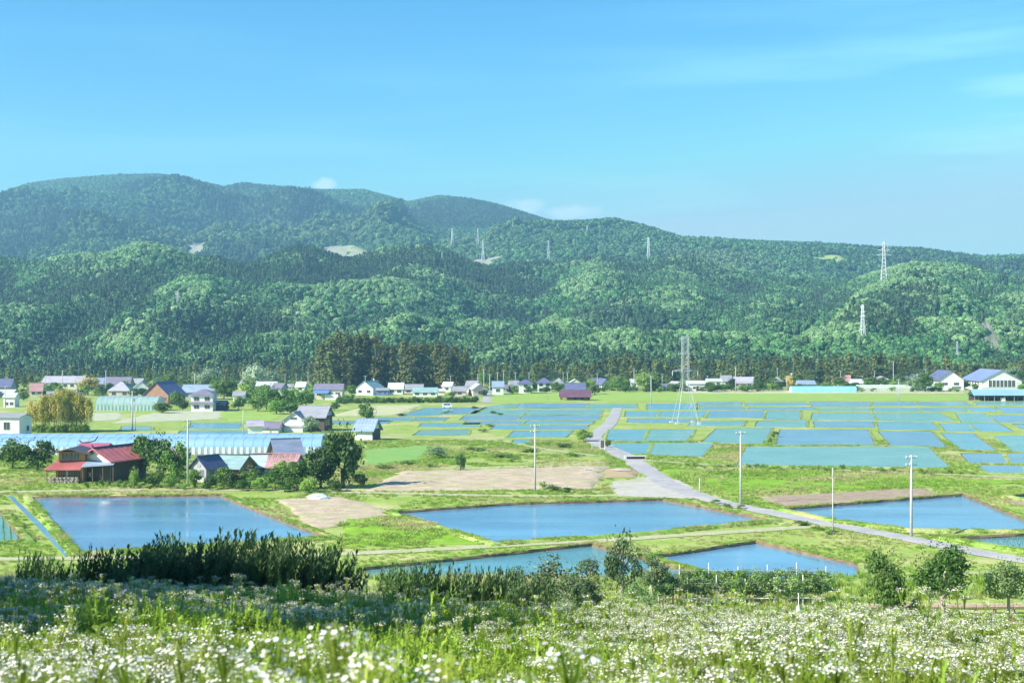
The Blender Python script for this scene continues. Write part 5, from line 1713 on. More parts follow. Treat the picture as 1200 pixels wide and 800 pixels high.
T = [
    ('round leafy tree at the left edge below the blue greenhouse', 14, 549, 36, 40, 'mid'),
    ('second round tree from the left edge, beside the farmhouse', 44, 552, 40, 42, 'mid'),
    ('bushy tree just right of the red roofed farmhouse', 165, 560, 50, 34, 'mid'),
    ('tallest dark tree between farmhouse and first big pole', 188, 562, 56, 40, 'dark'),
    ('spreading tree left of the first big pole', 206, 565, 52, 34, 'mid'),
    ('narrow bright shrub tree at the farmyard corner', 157, 572, 26, 13, 'light'),
    ('large dark tree beside the white shed with light blue roof', 402, 571, 76, 50, 'dark'),
    ('lower dark tree leaning against the large dark tree', 376, 572, 50, 44, 'dark'),
    ('bushy green tree in front of the striped roof', 348, 574, 34, 40, 'mid'),
    ('low rounded tree left of the striped roof', 322, 573, 25, 34, 'mid'),
    ('small tree in front of the rusty workshop', 292, 572, 26, 26, 'light'),
    ('garden tree between lattice house and workshop', 262, 571, 24, 26, 'mid'),
    ('lone slender sapling in the middle of the meadow', 540, 552, 23, 15, 'dark'),
    ('round headed tree with pale trunk above the light blue shed roof', 430, 494, 24, 24, 'mid'),
    ('silvery bush tree in front of the tiled roof house', 364, 507, 20, 22, 'pale'),
    ('whitish flowering tree left of the cedars, larger', 299, 456, 30, 34, 'pale'),
    ('whitish flowering tree above the purple hip roof', 244, 456, 28, 36, 'pale'),
    ('pale flowering tree, smaller, right of the larger one', 318, 452, 18, 22, 'pale'),
    ('light green tree behind the white two-storey house', 262, 468, 28, 32, 'light'),
    ('light green garden tree next to the little white house', 292, 472, 28, 28, 'light'),
    ('round pale green tree right of the slate roofed lane house', 727, 457, 20, 28, 'light'),
    ('round bright green tree right of the narrow white house', 757, 458, 25, 28, 'light'),
    ('round green tree left of the school', 1084, 459, 25, 24, 'mid'),
    ('pale tree left of the round green tree by the school', 1070, 458, 18, 20, 'pale'),
    ('pale green tree behind the right end of the school hall', 1186, 452, 24, 26, 'pale'),
    ('dark tree at the right edge beyond the school hall', 1203, 455, 22, 26, 'dark'),
    ('brown tinged bush right of the small blue gable', 926, 454, 15, 16, 'gold'),
    ('yellow green tree behind the bamboo, by the violet roof', 103, 463, 24, 28, 'gold'),
    ('slim light green tree behind the white rounded gable', 173, 450, 17, 9, 'light'),
    ('light bush beside the deep blue gable roof', 190, 484, 15, 24, 'light'),
    ('pale bush at the bend of the narrow road', 684, 517, 16, 24, 'light'),
    ('bush right of the notice board by the road', 712, 524, 10, 9, 'mid'),
    ('scrubby pale bush in the meadow left of the sapling', 512, 537, 14, 26, 'pale'),
]
for q in T: tree(*q)
for px, py, h, w, k in ((312, 480, 30, 32, 'mid'), (332, 480, 26, 30, 'mid'), (347, 478, 24, 24, 'light'), (358, 478, 22, 22, 'mid'), (302, 482, 20, 24, 'mid'), (324, 485, 20, 26, 'light'), (280, 480, 16, 18, 'mid'), (341, 485, 14, 22, 'mid'), (392, 481, 10, 16, 'mid'),
                        (206, 476, 18, 22, 'mid'), (214, 481, 13, 16, 'dark'), (198, 456, 18, 22, 'mid'), (148, 478, 13, 14, 'light'), (118, 462, 13, 16, 'mid'), (27, 469, 12, 16, 'light'), (56, 462, 11, 16, 'mid'), (220, 458, 14, 18, 'mid'), (412, 464, 13, 16, 'mid'), (405, 470, 8, 16, 'light')):
    tree('leafy garden tree among the houses on the left of the village', px, py, h, w, k, 'garden_tree', group='garden trees on the left of the village')
for px, py, h, w, k in ((601, 462, 12, 14, 'light'), (619, 461, 9, 12, 'mid'), (641, 461, 9, 12, 'mid'), (654, 459, 13, 18, 'mid'), (697, 462, 14, 16, 'light'), (714, 457, 11, 14, 'mid'), (733, 460, 10, 12, 'dark'), (768, 458, 12, 16, 'mid'), (801, 458, 9, 14, 'mid'), (838, 459, 10, 24, 'mid'), (850, 458, 10, 18, 'light'), (872, 459, 9, 20, 'mid'),
                        (888, 458, 12, 18, 'mid'), (904, 458, 11, 18, 'light'), (915, 457, 12, 18, 'dark'), (930, 450, 13, 18, 'mid'), (962, 450, 16, 18, 'mid'), (970, 455, 8, 18, 'light'), (1010, 446, 12, 14, 'light'), (1018, 449, 12, 14, 'mid'), (1052, 452, 14, 16, 'mid'), (1062, 456, 12, 16, 'light'), (1100, 458, 12, 14, 'light'), (567, 464, 8, 10, 'mid'), (530, 465, 8, 12, 'light')):
    sg = seg_of(px).replace('behind', 'near')
    tree({'light': 'light', 'mid': 'mid', 'dark': 'dark'}[k] + ' green rounded far tree, ' + sg, px, py, h, w, k, 'village_tree', group=k + ' trees at the far houses ' + sg)
rv = np.random.default_rng(91)
for k in range(64):
    px = 556 + k*10.2 + rv.normal(0, 4); py = 457 + rv.uniform(-8, 1.5)
    kd = ('mid', 'dark', 'light', 'mid')[rv.integers(0, 4)]
    sg = seg_of(px).replace('behind', 'near')
    tree(kd + ' green rounded far tree, ' + sg, px, py, rv.uniform(8, 16), rv.uniform(11, 24), kd, 'village_tree', group=kd + ' trees at the far houses ' + sg)
for k in range(68):
    px = -6 + k*6.1 + rv.normal(0, 4); py = 458 + rv.uniform(-7, 9)
    kd = ('mid', 'dark', 'light', 'mid')[rv.integers(0, 4)]
    sg = seg_of(px, LSEGS).replace('behind', 'near')
    tree(kd + ' green leafy village tree, ' + sg, px, py, rv.uniform(8, 15), rv.uniform(10, 20), kd, 'village_tree', group=kd + ' village trees ' + sg)
for px, py, h, w, kd in ((228, 572, 22, 20, 'mid'), (246, 574, 17, 18, 'dark'), (272, 573, 21, 24, 'dark'), (284, 575, 13, 18, 'mid'), (305, 575, 17, 22, 'light'), (334, 576, 19, 26, 'mid'), (362, 577, 20, 26, 'light'), (392, 576, 16, 22, 'dark'), (180, 571, 22, 24, 'light'), (200, 573, 17, 20, 'mid'), (422, 572, 20, 20, 'dark'), (150, 560, 36, 22, 'mid'), (252, 560, 24, 20, 'mid'), (330, 566, 30, 26, 'light')):
    tree(kd + ' green bushy tree crowding the farm buildings left of the large dark tree', px, py, h, w, kd, 'yard_tree', group=kd + ' bushy trees crowding the farm buildings')
rv = np.random.default_rng(17)
for k in range(46):
    px = 112 + k*6.6 + rv.normal(0, 5); py = rv.uniform(462, 483) - 8*(px > 290)
    if 126 < px < 258 and py > 481: py = 480
    kd = int(rv.integers(0, 3)); sg = seg_of(px, LSEGS).replace('behind', 'in front of').replace('just left of', 'in front of')
    s = scl(py); d = F/s; hh = rv.uniform(4, 9)/s; ww_ = rv.uniform(7, 15)/s
    GARDEN.append((px, py, hh, ww_, kd, sg))
# golden bamboo grove
s = scl(507); d = F/s
bg_ = thing('bamboo_grove', 'dense golden green bamboo grove behind the blue greenhouse', 'bamboo', ((70 - 600)/s, d + 3, 0))
r = np.random.default_rng(77)
cu = MB()
BC = crown_mesh('bamboo_plume', 79, L_GOLD, 1.0, 1.0, 14, 1100, 0.075, 0, 1.0)
for k in range(46):
    a = r.uniform(0, 6.28); q = math.sqrt(r.random())
    bx, by = math.cos(a)*q*7.4, math.sin(a)*q*3.4
    hh = (11.4 - 3.4*(bx/7.4)**2)*r.uniform(0.78, 1.02)
    lean = r.normal(0, 0.6, 2) + np.array([bx*0.12, 0])
    MB().tube([(bx, by, -0.1), (bx + lean[0]*0.3, by + lean[1]*0.3, hh*0.6), (bx + lean[0], by + lean[1], hh*0.97)], [0.06, 0.05, 0.015], 5).build('culm', pmat('bamboo_culm', (0.30, 0.30, 0.10), (0.22, 0.24, 0.08), 2, 0.5), bg_)
    link('foliage', BC, bg_, (bx + lean[0]*0.75, by + lean[1]*0.75, hh*0.60), r.uniform(0, 6.28), (1.9, 1.7, hh*0.42))
for k in range(8):
    bx = -6.5 + 13*k/7
    link('undergrowth', CROWN['light'][k % 3], bg_, (bx, -2.6 + 0.5*(k % 2), 1.3), k*1.1, (1.6, 1.2, 1.5))

rv = np.random.default_rng(33)
for px, py, w, wl, rf, hp in ((60, 470, 15, WHITE, R_GREY, False), (86, 468, 13, CREAM, R_PURP, True), (160, 455, 13, GREYW, R_GREY, False), (202, 460, 14, WHITE, R_GREY, True), (288, 456, 12, CREAM, R_GREY, False), (326, 461, 13, GREYW, R_PURP, False), (352, 459, 11, WHITE, R_PALE, False), (412, 456, 12, GREYW, R_GREY, True),
                              (525, 459, 11, WHITE, R_PALE, False), (602, 457, 11, CREAM, R_GREY, False), (655, 455, 12, WHITE, R_GREY, True), (727, 450, 12, WHITE, R_PURP, False), (757, 450, 13, CREAM, R_GREY, False), (816, 450, 12, GREYW, R_PURP, True), (852, 452, 12, WHITE, R_GREY, False), (876, 450, 13, WHITE, R_PURP, False),
                              (912, 452, 13, CREAM, R_GREY, True), (930, 449, 10, WHITE, R_PALE, False), (963, 450, 13, WHITE, R_LILAC, False), (1012, 450, 12, GREYW, R_GREY, True), (1058, 452, 14, WHITE, R_PURP, False), (1074, 450, 11, CREAM, R_GREY, False), (1092, 452, 12, WHITE, R_GREY, True)):
    sg = (seg_of(px, LSEGS).replace('behind', 'near') if px < 380 else 'near the tall cedar grove' if px < 550 else seg_of(px).replace('behind', 'near'))
    nm = {R_GREY: 'grey', R_PURP: 'purple grey', R_PALE: 'pale', R_LILAC: 'lilac'}[rf]
    H('small %s %s roofed house among trees, %s' % (nm, 'hip' if hp else 'gable', sg), px - w/2, px + w/2, py, py - 5.5 - rv.random(), py - 10.5 - rv.random()*1.5, wl, rf, hip=hp, dp=7, rot=rv.uniform(-18, 18), group='small houses half hidden by trees ' + sg)
# cedars: tall grove, and the dark row along the foot of the hills
CED = [conifer_mesh('cedar_crown', 400 + k, L_GROVE, 1.0, 0.175, 1300, 0.026, 0.05) for k in range(4)]
CEDR = [conifer_mesh('row_cedar_crown', 410 + k, L_CEDAR, 1.0, 0.20, 420, 0.040, 0.08) for k in range(4)]
CTR = MB().tube([(0, 0, -0.02), (0, 0, 0.4), (0, 0, 0.95)], [0.016, 0.012, 0.003], 6).mesh('cedar_trunk', pmat('cedar_bark', (0.22, 0.14, 0.09), (0.15, 0.10, 0.07), 3, 0.9), True)
r = np.random.default_rng(5)


def cedar(px, d, top, label, group, kinds, name='cedar', wk=1.0):
    x = (px - 600)/F*d
    h = HC + (400 - top)/F*d
    t = thing(name, label, 'cedar', (x, d, -0.1), r.uniform(0, 6.28), group)
    link('trunk', CTR, t, scale=(h*1.1, h*1.1, h))
    q = h*r.uniform(0.9, 1.25)*wk
    link('crown', kinds[r.integers(0, 4)], t, scale=(q, q, h))


for k in range(17):
    px = 378 + k*10.4 + r.normal(0, 1.6)
    top = np.interp(px, [376, 384, 405, 432, 452, 470, 500, 530, 548], [402, 394, 388, 391, 402, 399, 401, 404, 408]) + r.normal(0, 2.5)
    cedar(px, 692 + r.uniform(0, 14), top, 'tall cedar in the front of the grove left of centre', 'tall cedars of the grove', CED)
for k in range(30):
    px = 377 + k*5.8 + r.normal(0, 1.6)
    top = np.interp(px, [376, 384, 405, 432, 452, 470, 500, 530, 548], [404, 396, 391, 392, 404, 402, 404, 407, 412]) + r.normal(0, 3)
    cedar(px, 714 + r.uniform(0, 18), top, 'tall cedar standing in the back of the grove left of centre', 'tall cedars behind the grove front', CED)
for k in range(150):
    px = 552 + k*4.55 + r.normal(0, 1.6)
    top = np.interp(px, [550, 600, 680, 740, 760, 840, 900, 950, 1030, 1100, 1200, 1240], [428, 427, 424, 414, 424, 421, 421, 420, 416, 422, 424, 424]) + r.normal(0, 2.6)
    seg = seg_of(px)
    cedar(px, 772 + r.uniform(0, 60), top, 'cedar in the long dark row, ' + seg, 'cedars of the long row ' + seg, CEDR, 'row_cedar', 1.15)
for k in range(62):
    px = -20 + k*6.5 + r.normal(0, 2)
    top = np.interp(px, [-20, 60, 150, 250, 376], [433, 430, 431, 428, 424]) + r.normal(0, 3)
    seg = seg_of(px, LSEGS)
    cedar(px, 790 + r.uniform(0, 70), top, 'cedar in the hill foot row, ' + seg, 'cedars of the row ' + seg, CEDR, 'row_cedar', 1.1)
cedar(17, 680, 443, 'dark small conifer beside the purple-blue roof, left one', None, CEDR, 'conifer', 1.6)
cedar(28, 672, 440, 'dark small conifer beside the purple-blue roof, right one', None, CEDR, 'conifer', 1.6)
cedar(36, 690, 436, 'slim green conifer behind the salmon red roof', None, CEDR, 'conifer', 1.3)

# long leafy hedge between the straw field and the houses
s = scl(472); d = F/s
hg = thing('hedge', 'long leafy hedge below the low turquoise roof', 'hedge', ((478 - 600)/s, d, 0), R(11))
for k in range(34):
    link('foliage', CROWN[('mid', 'light', 'mid')[k % 3]][k % 3], hg, (-27 + 54*k/33, r.normal(0, 0.5), 1.1), k*1.3, (1.6, 1.5, 1.5*r.uniform(0.8, 1.2)))
SH = [crown_mesh('shrub_crown', 230 + i, (L_MID, L_LIGHT, L_DARK)[i], 1.0, 0.8, 9, 420, 0.13) for i in range(3)]
STEM = trunk_mesh('shrub_stem', 320, BARK, 1.0, 0.05, 4, 0.5)


def shrub(label, group, px, py, h, w, k, name='shrub'):
    s = scl(py); d = F/s
    t = thing(name, label, 'shrub', ((px - 600)/s, d, 0), px*1.7, group)
    link('stem', STEM, t, scale=(h/s*0.6, h/s*0.6, h/s*0.7))
    link('crown', SH[k % 3], t, (0, 0, h/s*0.52), None, (w/s/2, w/s/2, h/s*0.6))


for px, py, hh, ww_, kd, sg in GARDEN:
    s = scl(py)
    shrub(('mid green', 'light green', 'dark green')[kd] + ' garden bush, ' + sg, ('mid', 'light', 'dark')[kd] + ' garden bushes ' + sg, px, py, hh*s, ww_*s, kd, 'garden_bush')
rv = np.random.default_rng(44)
for k in range(88):
    px = 556 + k*6.5 + rv.normal(0, 2); kd = int(rv.integers(0, 3))
    sg = seg_of(px).replace('behind', 'in front of')
    shrub(('mid green', 'light green', 'dark green')[kd] + ' bush at the village edge, ' + sg, ('mid', 'light', 'dark')[kd] + ' bushes at the village edge ' + sg, px, rv.uniform(456, 459.5), rv.uniform(4, 7), rv.uniform(7, 16), kd, 'edge_bush')
for px in range(102, 300, 9):
    fs = 'in front of the red roofed farmhouse' if px < 150 else 'before the tall pale pole' if px < 222 else 'in front of the turquoise roofs'
    shrub('small clipped shrub, ' + fs, 'clipped shrubs ' + fs, px + r.normal(0, 2), 570 + r.normal(0, 1.5), r.uniform(5, 10), r.uniform(7, 13), int(px) % 3)
for px in range(806, 1140, 10):
    bs = 'left of the lush field pole' if px < 868 else 'between the lush field pole and the thin grey pole' if px < 976 else 'between the thin grey pole and the tallest right pole' if px < 1068 else 'right of the tallest right pole'
    shrub('low bush below the teal paddies, ' + bs, 'bushes below the teal paddies ' + bs, px + r.normal(0, 3), np.interp(px, [800, 1140], [546, 556]) + r.normal(0, 0.8), r.uniform(3, 7), r.uniform(7, 14), 1 + int(px) % 2)
for q in ((648, 575, 8, 22, 1), (664, 577, 7, 18, 2), (636, 573, 10, 10, 1), (602, 541, 6, 16, 0), (478, 545, 6, 22, 1), (452, 549, 5, 26, 0), (590, 536, 5, 30, 1), (560, 528, 5, 34, 1), (620, 530, 5, 20, 0), (505, 547, 5, 18, 1), (670, 535, 6, 20, 1), (660, 524, 6, 26, 0), (640, 521, 5, 16, 1)):
    shrub('scrubby bush scattered about the middle meadow', 'scrub in the middle meadow', *q)
for q in ((838, 590, 6, 14, 0), (852, 594, 5, 12, 1), (868, 596, 6, 12, 0), (940, 616, 7, 20, 0), (958, 621, 6, 16, 1), (975, 626, 6, 18, 0)):
    shrub('grassy bush along the near side of the road', 'bushes on the roadside', *q)
for q in ((524, 484, 3, 14, 0), (556, 478.5, 3, 12, 2), (578, 484, 3, 12, 2), (585, 486, 3, 12, 0), (470, 487, 3, 16, 2), (574, 500, 4, 12, 0), (566, 506, 4, 14, 1), (908, 512, 8, 12, 0), (904, 519, 8, 12, 1)):
    shrub('dark weedy bush on a paddy bank', 'bushes on the paddy banks', *q)

# ------------------------------------------------------------------ poles and pylons
INS = MB().tube([(0, 0, 0), (0, 0, 0.10), (0, 0, 0.14), (0, 0, 0.22)], [0.03, 0.05, 0.07, 0.03], 6).mesh('insulator', WHITE)
PWOOD = pmat('pole_concrete', (0.56, 0.57, 0.57), (0.45, 0.46, 0.46), 1.5, 0.8)


def pole(label, px, pyt, pyb, arms=1, box=False, thick=0.16, group=None, name='utility_pole', cat='utility pole', z=None, d=None, rz=0.4):
    s = scl(pyb) if d is None else F/d
    d = F/s
    x = (px - 600)/s
    z = float(ground_z(np.array([x]), np.array([d]))[0]) if z is None else z
    h = (pyb - pyt)/s
    t = thing(name, label, cat, (x, d, z), rz, group)
    MB().tube([(0, 0, -0.3), (0, 0, h*0.5), (0, 0, h)], [thick, thick*0.82, thick*0.62], 8).build('pole', PWOOD, t, smooth=True)
    for a in range(arms):
        zz = h - 0.35 - 0.9*a
        c = MB().box(-0.85, 0.85, -0.05, 0.05, zz - 0.05, zz + 0.05).build('crossarm', STEEL, t)
        for q in (-0.75, -0.25, 0.4, 0.75): link('insulator', INS, c, (q, 0, zz + 0.05))
    if box:
        MB().tube([(0.38, 0, h - 2.9), (0.38, 0, h - 2.0)], 0.26, 10).build('transformer', GREYW, t)
        MB().box(0.0, 0.38, -0.05, 0.05, h - 2.5, h - 2.4).build('bracket', STEEL, t)
    return t


pole('tall pale utility pole beside the lattice walled house', 220, 491, 568, 2, False, 0.19)
pole('tall utility pole left of the centre beside the ploughed field', 627, 497, 577, 2, False, 0.18)
pole('utility pole in the lush field right of the road', 868, 505, 591, 1, False, 0.17)
pole('tallest utility pole at the right, beside the bright paddy and road', 1068, 533, 629, 2, False, 0.19)
pole('thin grey pole on the road edge left of the tallest right pole', 976, 560, 626, 0, False, 0.09)
pole('utility pole with transformer at the left end of the netted field', 155, 458, 504, 2, True, 0.22)
pole('pole standing close behind the transformer pole', 158.5, 479, 504, 0, False, 0.14)
pole('utility pole in front of the deep blue gable roof', 188, 448, 473, 1, False, 0.2)
pole('pole at the edge of the teal strip paddies left of the white shed', 285, 480, 508, 0, False, 0.16)
pole('slim pole at the right in front of the pale green tunnel', 1053, 444, 471, 1, False, 0.18)
pole('tall pole with crossarm beside the broad lilac hip roof', 1047, 423, 453, 1, False, 0.22)
pole('pole at the village lane mouth', 574, 438, 466, 1, False, 0.2)
pole('second pole at the village lane mouth', 567, 432, 462, 1, False, 0.2)
pole('pole left of the white house with grey gables', 862, 430, 460, 1, False, 0.22)
pole('pole beside the narrow white house between round trees', 743, 432, 456, 1, False, 0.2)
pole('pole in front of the bright green round tree', 763, 440, 474, 1, False, 0.2)
pole('pole behind the long lavender roof', 73, 434, 458, 1, False, 0.24)
pole('pole in front of the wide violet roof', 124, 434, 460, 1, False, 0.22)
pole('pole behind the purple hip roof of the two-storey house', 228, 437, 462, 1, False, 0.2)
for px, t_, b_ in ((334, 438, 456), (347, 438, 456), (361, 436, 456), (428, 440, 462), (528, 440, 462), (560, 438, 458), (583, 436, 460), (590, 434, 458), (604, 436, 458), (620, 436, 456), (660, 436, 458), (665, 436, 458), (700, 438, 456), (776, 438, 456), (829, 440, 456), (911, 431, 452), (922, 440, 458), (985, 434, 452), (1025, 434, 452), (1085, 432, 456), (1118, 428, 448), (1126, 430, 448), (6, 452, 477), (53, 441, 460)):
    sg = seg_of(px, LSEGS) if px < 390 else ('in front of the tall cedar grove' if px < 550 else seg_of(px))
    pole('thin pale pole before the conifers, ' + sg, px, t_, b_, 1, False, 0.15, 'thin poles ' + sg)
for label, px, t_, b_ in (('short white marker post on the lush field by the road', 820, 560, 577), ('white marker post right of the lush field', 976, 548, 562), ('short white post beside the notice board', 694, 518, 528)):
    pole(label, px, t_, b_, 0, False, 0.12, None, 'marker_post', 'post')


def lattice(h, wb, wt, zk, wk, name_mat=STEEL, th=0.10, seg=10):
    """four legs and bracing: width wb at the foot, wk at height zk, wt at the top"""
    W = lambda z: np.interp(z, [0, zk, h], [wb, wk, wt])/2
    legs = []
    for sx, sy in ((1, 1), (1, -1), (-1, 1), (-1, -1)):
        legs.append(MB().tube([(sx*W(z), sy*W(z), z) for z in (-0.3, zk, h)], th, 4).mesh('leg', name_mat))
    br = MB()
    zs = [0]
    while zs[-1] < h - 0.3: zs.append(min(h, zs[-1] + max(1.1, 2*W(zs[-1])*0.95)))
    for z0, z1 in zip(zs[:-1], zs[1:]):
        for ax in range(4):
            c = [(1, 1), (1, -1), (-1, -1), (-1, 1)]
            p, q = c[ax], c[(ax + 1) % 4]
            P = lambda k, z: (k[0]*W(z), k[1]*W(z), z)
            br.bar(P(p, z0), P(q, z1), th*0.5).bar(P(q, z0), P(p, z1), th*0.5).bar(P(p, z1), P(q, z1), th*0.5)
    return legs, br.mesh('bracing', name_mat)


def arm_mesh(L, w, th=0.08, up=0.9):
    m = MB()
    for sx in (-1, 1):
        for sy in (-1, 1):
            m.bar((0, sy*w/2, 0), (sx*L, 0, up*0.25), th*0.7).bar((0, sy*w/2, up), (sx*L, 0, up*0.25), th*0.6)
            for k in (0.25, 0.5, 0.75):
                m.bar((sx*L*k, sy*w/2*(1 - k), up*0.25*k), (sx*L*(k - 0.12), sy*w/2*(1.12 - k), up*(1 - k) + up*0.25*k), th*0.45)
    return m.mesh('crossarm', STEEL)


s = scl(496); d = F/s
tw = thing('steel_tower', 'tall pale lattice steel tower standing among the paddies right of the road', 'steel tower', ((803 - 600)/s, d, 0), R(8))
legs, brc = lattice(25.6, 6.6, 1.7, 12.0, 1.9, STEEL, 0.065)
for l in legs: link('leg', l, tw)
link('bracing', brc, tw)
link('crossarm', arm_mesh(3.9, 1.9, 0.12), tw, (0, 0, 15.2))
link('crossarm', arm_mesh(1.9, 1.7, 0.10, 0.7), tw, (0, 0, 24.6))
link('crossarm', arm_mesh(2.2, 1.8, 0.10, 0.7), tw, (0, 0, 20.2))
for sx in (-1, 1):
    for sy in (-1, 1): MB().box(sx*3.3 - 0.5, sx*3.3 + 0.5, sy*3.3 - 0.5, sy*3.3 + 0.5, -0.2, 0.5).build('footing', CONC, tw)
for sx in (-3.8, 3.8): MB().tube([(sx, 0, 14.0), (sx, 0, 15.4)], 0.09, 6).build('insulator', WHITE, tw)

PST = pmat('pylon_steel', (0.66, 0.70, 0.72), (0.56, 0.60, 0.62), 1.0, 0.6)
plegs, pbr = lattice(1.0, 0.17, 0.035, 0.62, 0.06, PST, 0.0085, 10)
pbr = MB()
for k in range(11):
    z0, z1 = k/11, (k + 1)/11
    W = lambda z: np.interp(z, [0, 0.62, 1], [0.17, 0.06, 0.035])/2
    for ax in range(4):
        c = [(1, 1), (1, -1), (-1, -1), (-1, 1)]; p, q = c[ax], c[(ax + 1) % 4]
        pbr.bar((p[0]*W(z0), p[1]*W(z0), z0), (q[0]*W(z1), q[1]*W(z1), z1), 0.0055).bar((q[0]*W(z0), q[1]*W(z0), z0), (p[0]*W(z1), p[1]*W(z1), z1), 0.0055)
pbr = pbr.mesh('pylon_bracing', PST)
parm = MB()
for sx in (-1, 1):
    for sy in (-1, 1): parm.bar((0, sy*0.03, 0), (sx*0.15, 0, 0.012), 0.007).bar((0, sy*0.03, 0.045), (sx*0.15, 0, 0.012), 0.006)
parm = parm.mesh('pylon_crossarm', PST)
for label, px, t_, b_, d0 in (
        ('pylon on the wooded spur above the left side of the village', 208, 340, 363, 950),
        ('large pylon on the skyline of the right hand hill', 1036, 287, 336, 1400),
        ('pylon halfway down the right hand hill', 1011, 356, 399, 950),
        ('pylon low on the right above the conifer row, left of the rock face', 1122, 399, 424, 900),
        ('pylon on the plateau, left one of the close pair above the grove', 530, 269, 292, 2100),
        ('taller pylon of the close pair on the plateau', 560, 267, 290, 2100),
        ('pylon just in front of the taller one of the plateau pair', 566, 282, 306, 1600),
        ('small pylon at the rim of the pale bare slope', 518, 296, 312, 1600),
        ('pylon standing alone on the rim right of the bare slope', 643, 282, 309, 1600),
        ('pylon on the wooded rim above the steel tower', 760, 278, 306, 1600),
        ('faint small pylon high on the mountain shoulder', 601, 261, 273, 2600),
        ('faint small pylon on the rounded far hill', 688, 264, 277, 2600),
        ('faint pylon on the far hill left of the right hand ridge', 1040, 288, 301, 2400)):
    h = ray_hit(px, b_, d0)
    if h is None: continue
    hh = (b_ - t_)/F*h[1]
    t = thing('pylon', label, 'pylon', (h[0], h[1], h[2] - 0.5), px*0.3, None, (hh, hh, hh))
    for l in plegs: link('leg', l, t)
    link('bracing', pbr, t)
    for zz, k in ((0.66, 1.15), (0.78, 1.0), (0.90, 0.85)): link('crossarm', parm, t, (0, 0, zz), None, (k, k, k))

# ------------------------------------------------------------------ small things on the plain
s = scl(527); d = F/s
nb = thing('notice_board', 'dark notice board on two posts beside the narrow road', 'notice board', ((706 - 600)/s, d, 0), R(-6))
MB().box(-0.45, 0.45, -0.05, 0.05, 0.5, 2.1).build('board', DARKWOOD, nb)
for q in (-0.5, 0.5): MB().box(q - 0.06, q + 0.06, -0.07, 0.07, -0.1, 2.2).build('post', WHITE, nb)
s = scl(538); d = F/s
cv = thing('culvert', 'concrete culvert with shaded opening painted black where the road crosses the ditch', 'culvert', ((747 - 600)/s, d, 0), R(4))
MB().box(-2.6, 1.8, 0, 1.0, -0.2, 0.75).build('parapet', CONC, cv)
MB().box(-2.2, 1.5, -0.03, 0.02, 0.0, 0.55).build('opening', pmat('shade_black', (0.02, 0.02, 0.02), (0.03, 0.03, 0.03), 1, 0.9), cv)  # black slab painted as the shadow in the culvert mouth
s = scl(552.5); d = F/s
wt = thing('water_gate', 'small pale blue water gate left of the road junction', 'water gate', ((690 - 600)/s, d, -0.25), 0, None, (0.8, 0.8, 0.8))
MB().box(-1.0, -0.8, -0.15, 0.15, -0.1, 0.9).box(0.8, 1.0, -0.15, 0.15, -0.1, 0.9).box(-1.0, 1.0, -0.15, 0.15, 0.9, 1.05).build('frame', CONC, wt)
MB().box(-0.8, 0.8, -0.05, 0.05, 0.0, 0.8).build('gate_plate', R_SKY, wt)
# sheet covered heap
s = scl(585); d = F/s
m = MB(); rr_ = np.random.default_rng(4)
rings = []
for k in range(6):
    q = k/5; ra = 1.5*math.cos(q*1.45) + 0.05
    rings.append([(ra*1.15*math.cos(a)*(1 + 0.1*rr_.normal()), ra*0.8*math.sin(a)*(1 + 0.1*rr_.normal()), 0.95*math.sin(q*1.5) - 0.02) for a in np.linspace(0, 6.283, 14, endpoint=False)])
m.loft(rings)
tag(m.build('covered_heap', pmat('pale_blue_sheet', (0.52, 0.62, 0.72), (0.62, 0.70, 0.76), 0.9, 0.5, 0.03, 4), None, ((373 - 600)/s, d, 0)), 'heap under a pale blue sheet beside the soil strip', 'covered heap')
# planks and stones dumped on the reddish soil by the junction
s = scl(553); d = F/s
pk = thing('plank_pile', 'pale planks lying on reddish soil by the road junction', 'planks', ((728 - 600)/s, d, 0.35), R(8))
for k in range(5): link('plank', MB().box(-1.4, 1.4, -0.13, 0.13, 0, 0.07).mesh('plank', CREAM), pk, (r.normal(0, 0.3), -0.6 + 0.3*k, 0.05*k), r.normal(0, 0.1))
# small white van at the edge of the far paddies
s = scl(478.5); d = F/s
vn = thing('small_van', 'small white van parked at the edge of the paddies below the hedge', 'van', ((524 - 600)/s, d, 0.05), R(6))
prof = [(-1.65, 0.35), (1.65, 0.35), (1.7, 1.0), (1.45, 1.15), (1.1, 1.85), (-1.55, 1.9), (-1.68, 1.2)]
MB().loft([[(a, q, b) for a, b in prof] for q in (-0.72, 0.72)]).build('body', pmat('white_paint', (0.80, 0.80, 0.80), (0.76, 0.77, 0.78), 2, 0.35, 0, None, 0.5), vn)
MB().box(-1.3, -0.1, -0.745, -0.72, 1.2, 1.7).box(0.0, 1.0, -0.745, -0.72, 1.2, 1.7).build('side_window', GLASS, vn)
for q in (-1.05, 1.05):
    for yy in (-0.66, 0.66):
        wl_ = MB().tube([(q, yy - 0.1, 0.28), (q, yy + 0.1, 0.28)], 0.28, 12).build('wheel', pmat('tyre', (0.03, 0.03, 0.03), (0.05, 0.05, 0.05), 2, 0.8), vn)
        MB().tube([(q, yy - 0.12, 0.28), (q, yy + 0.12, 0.28)], 0.15, 10).build('rim', ALU, wl_)

# ------------------------------------------------------------------ orchard terrace below the meadow
def at(px, d): return (px - 600)/F*d


def ground_at(x, y): return float(ground_z(np.array([x]), np.array([y]))[0])


BIGC = {k: [crown_mesh('%s_orchard_crown' % k, 500 + i + len(k), m_, 1.0, 0.95, 26, 3600, 0.055) for i in range(2)] for k, m_ in (('mid', L_MID), ('dark', L_THICK), ('light', L_VINE))}


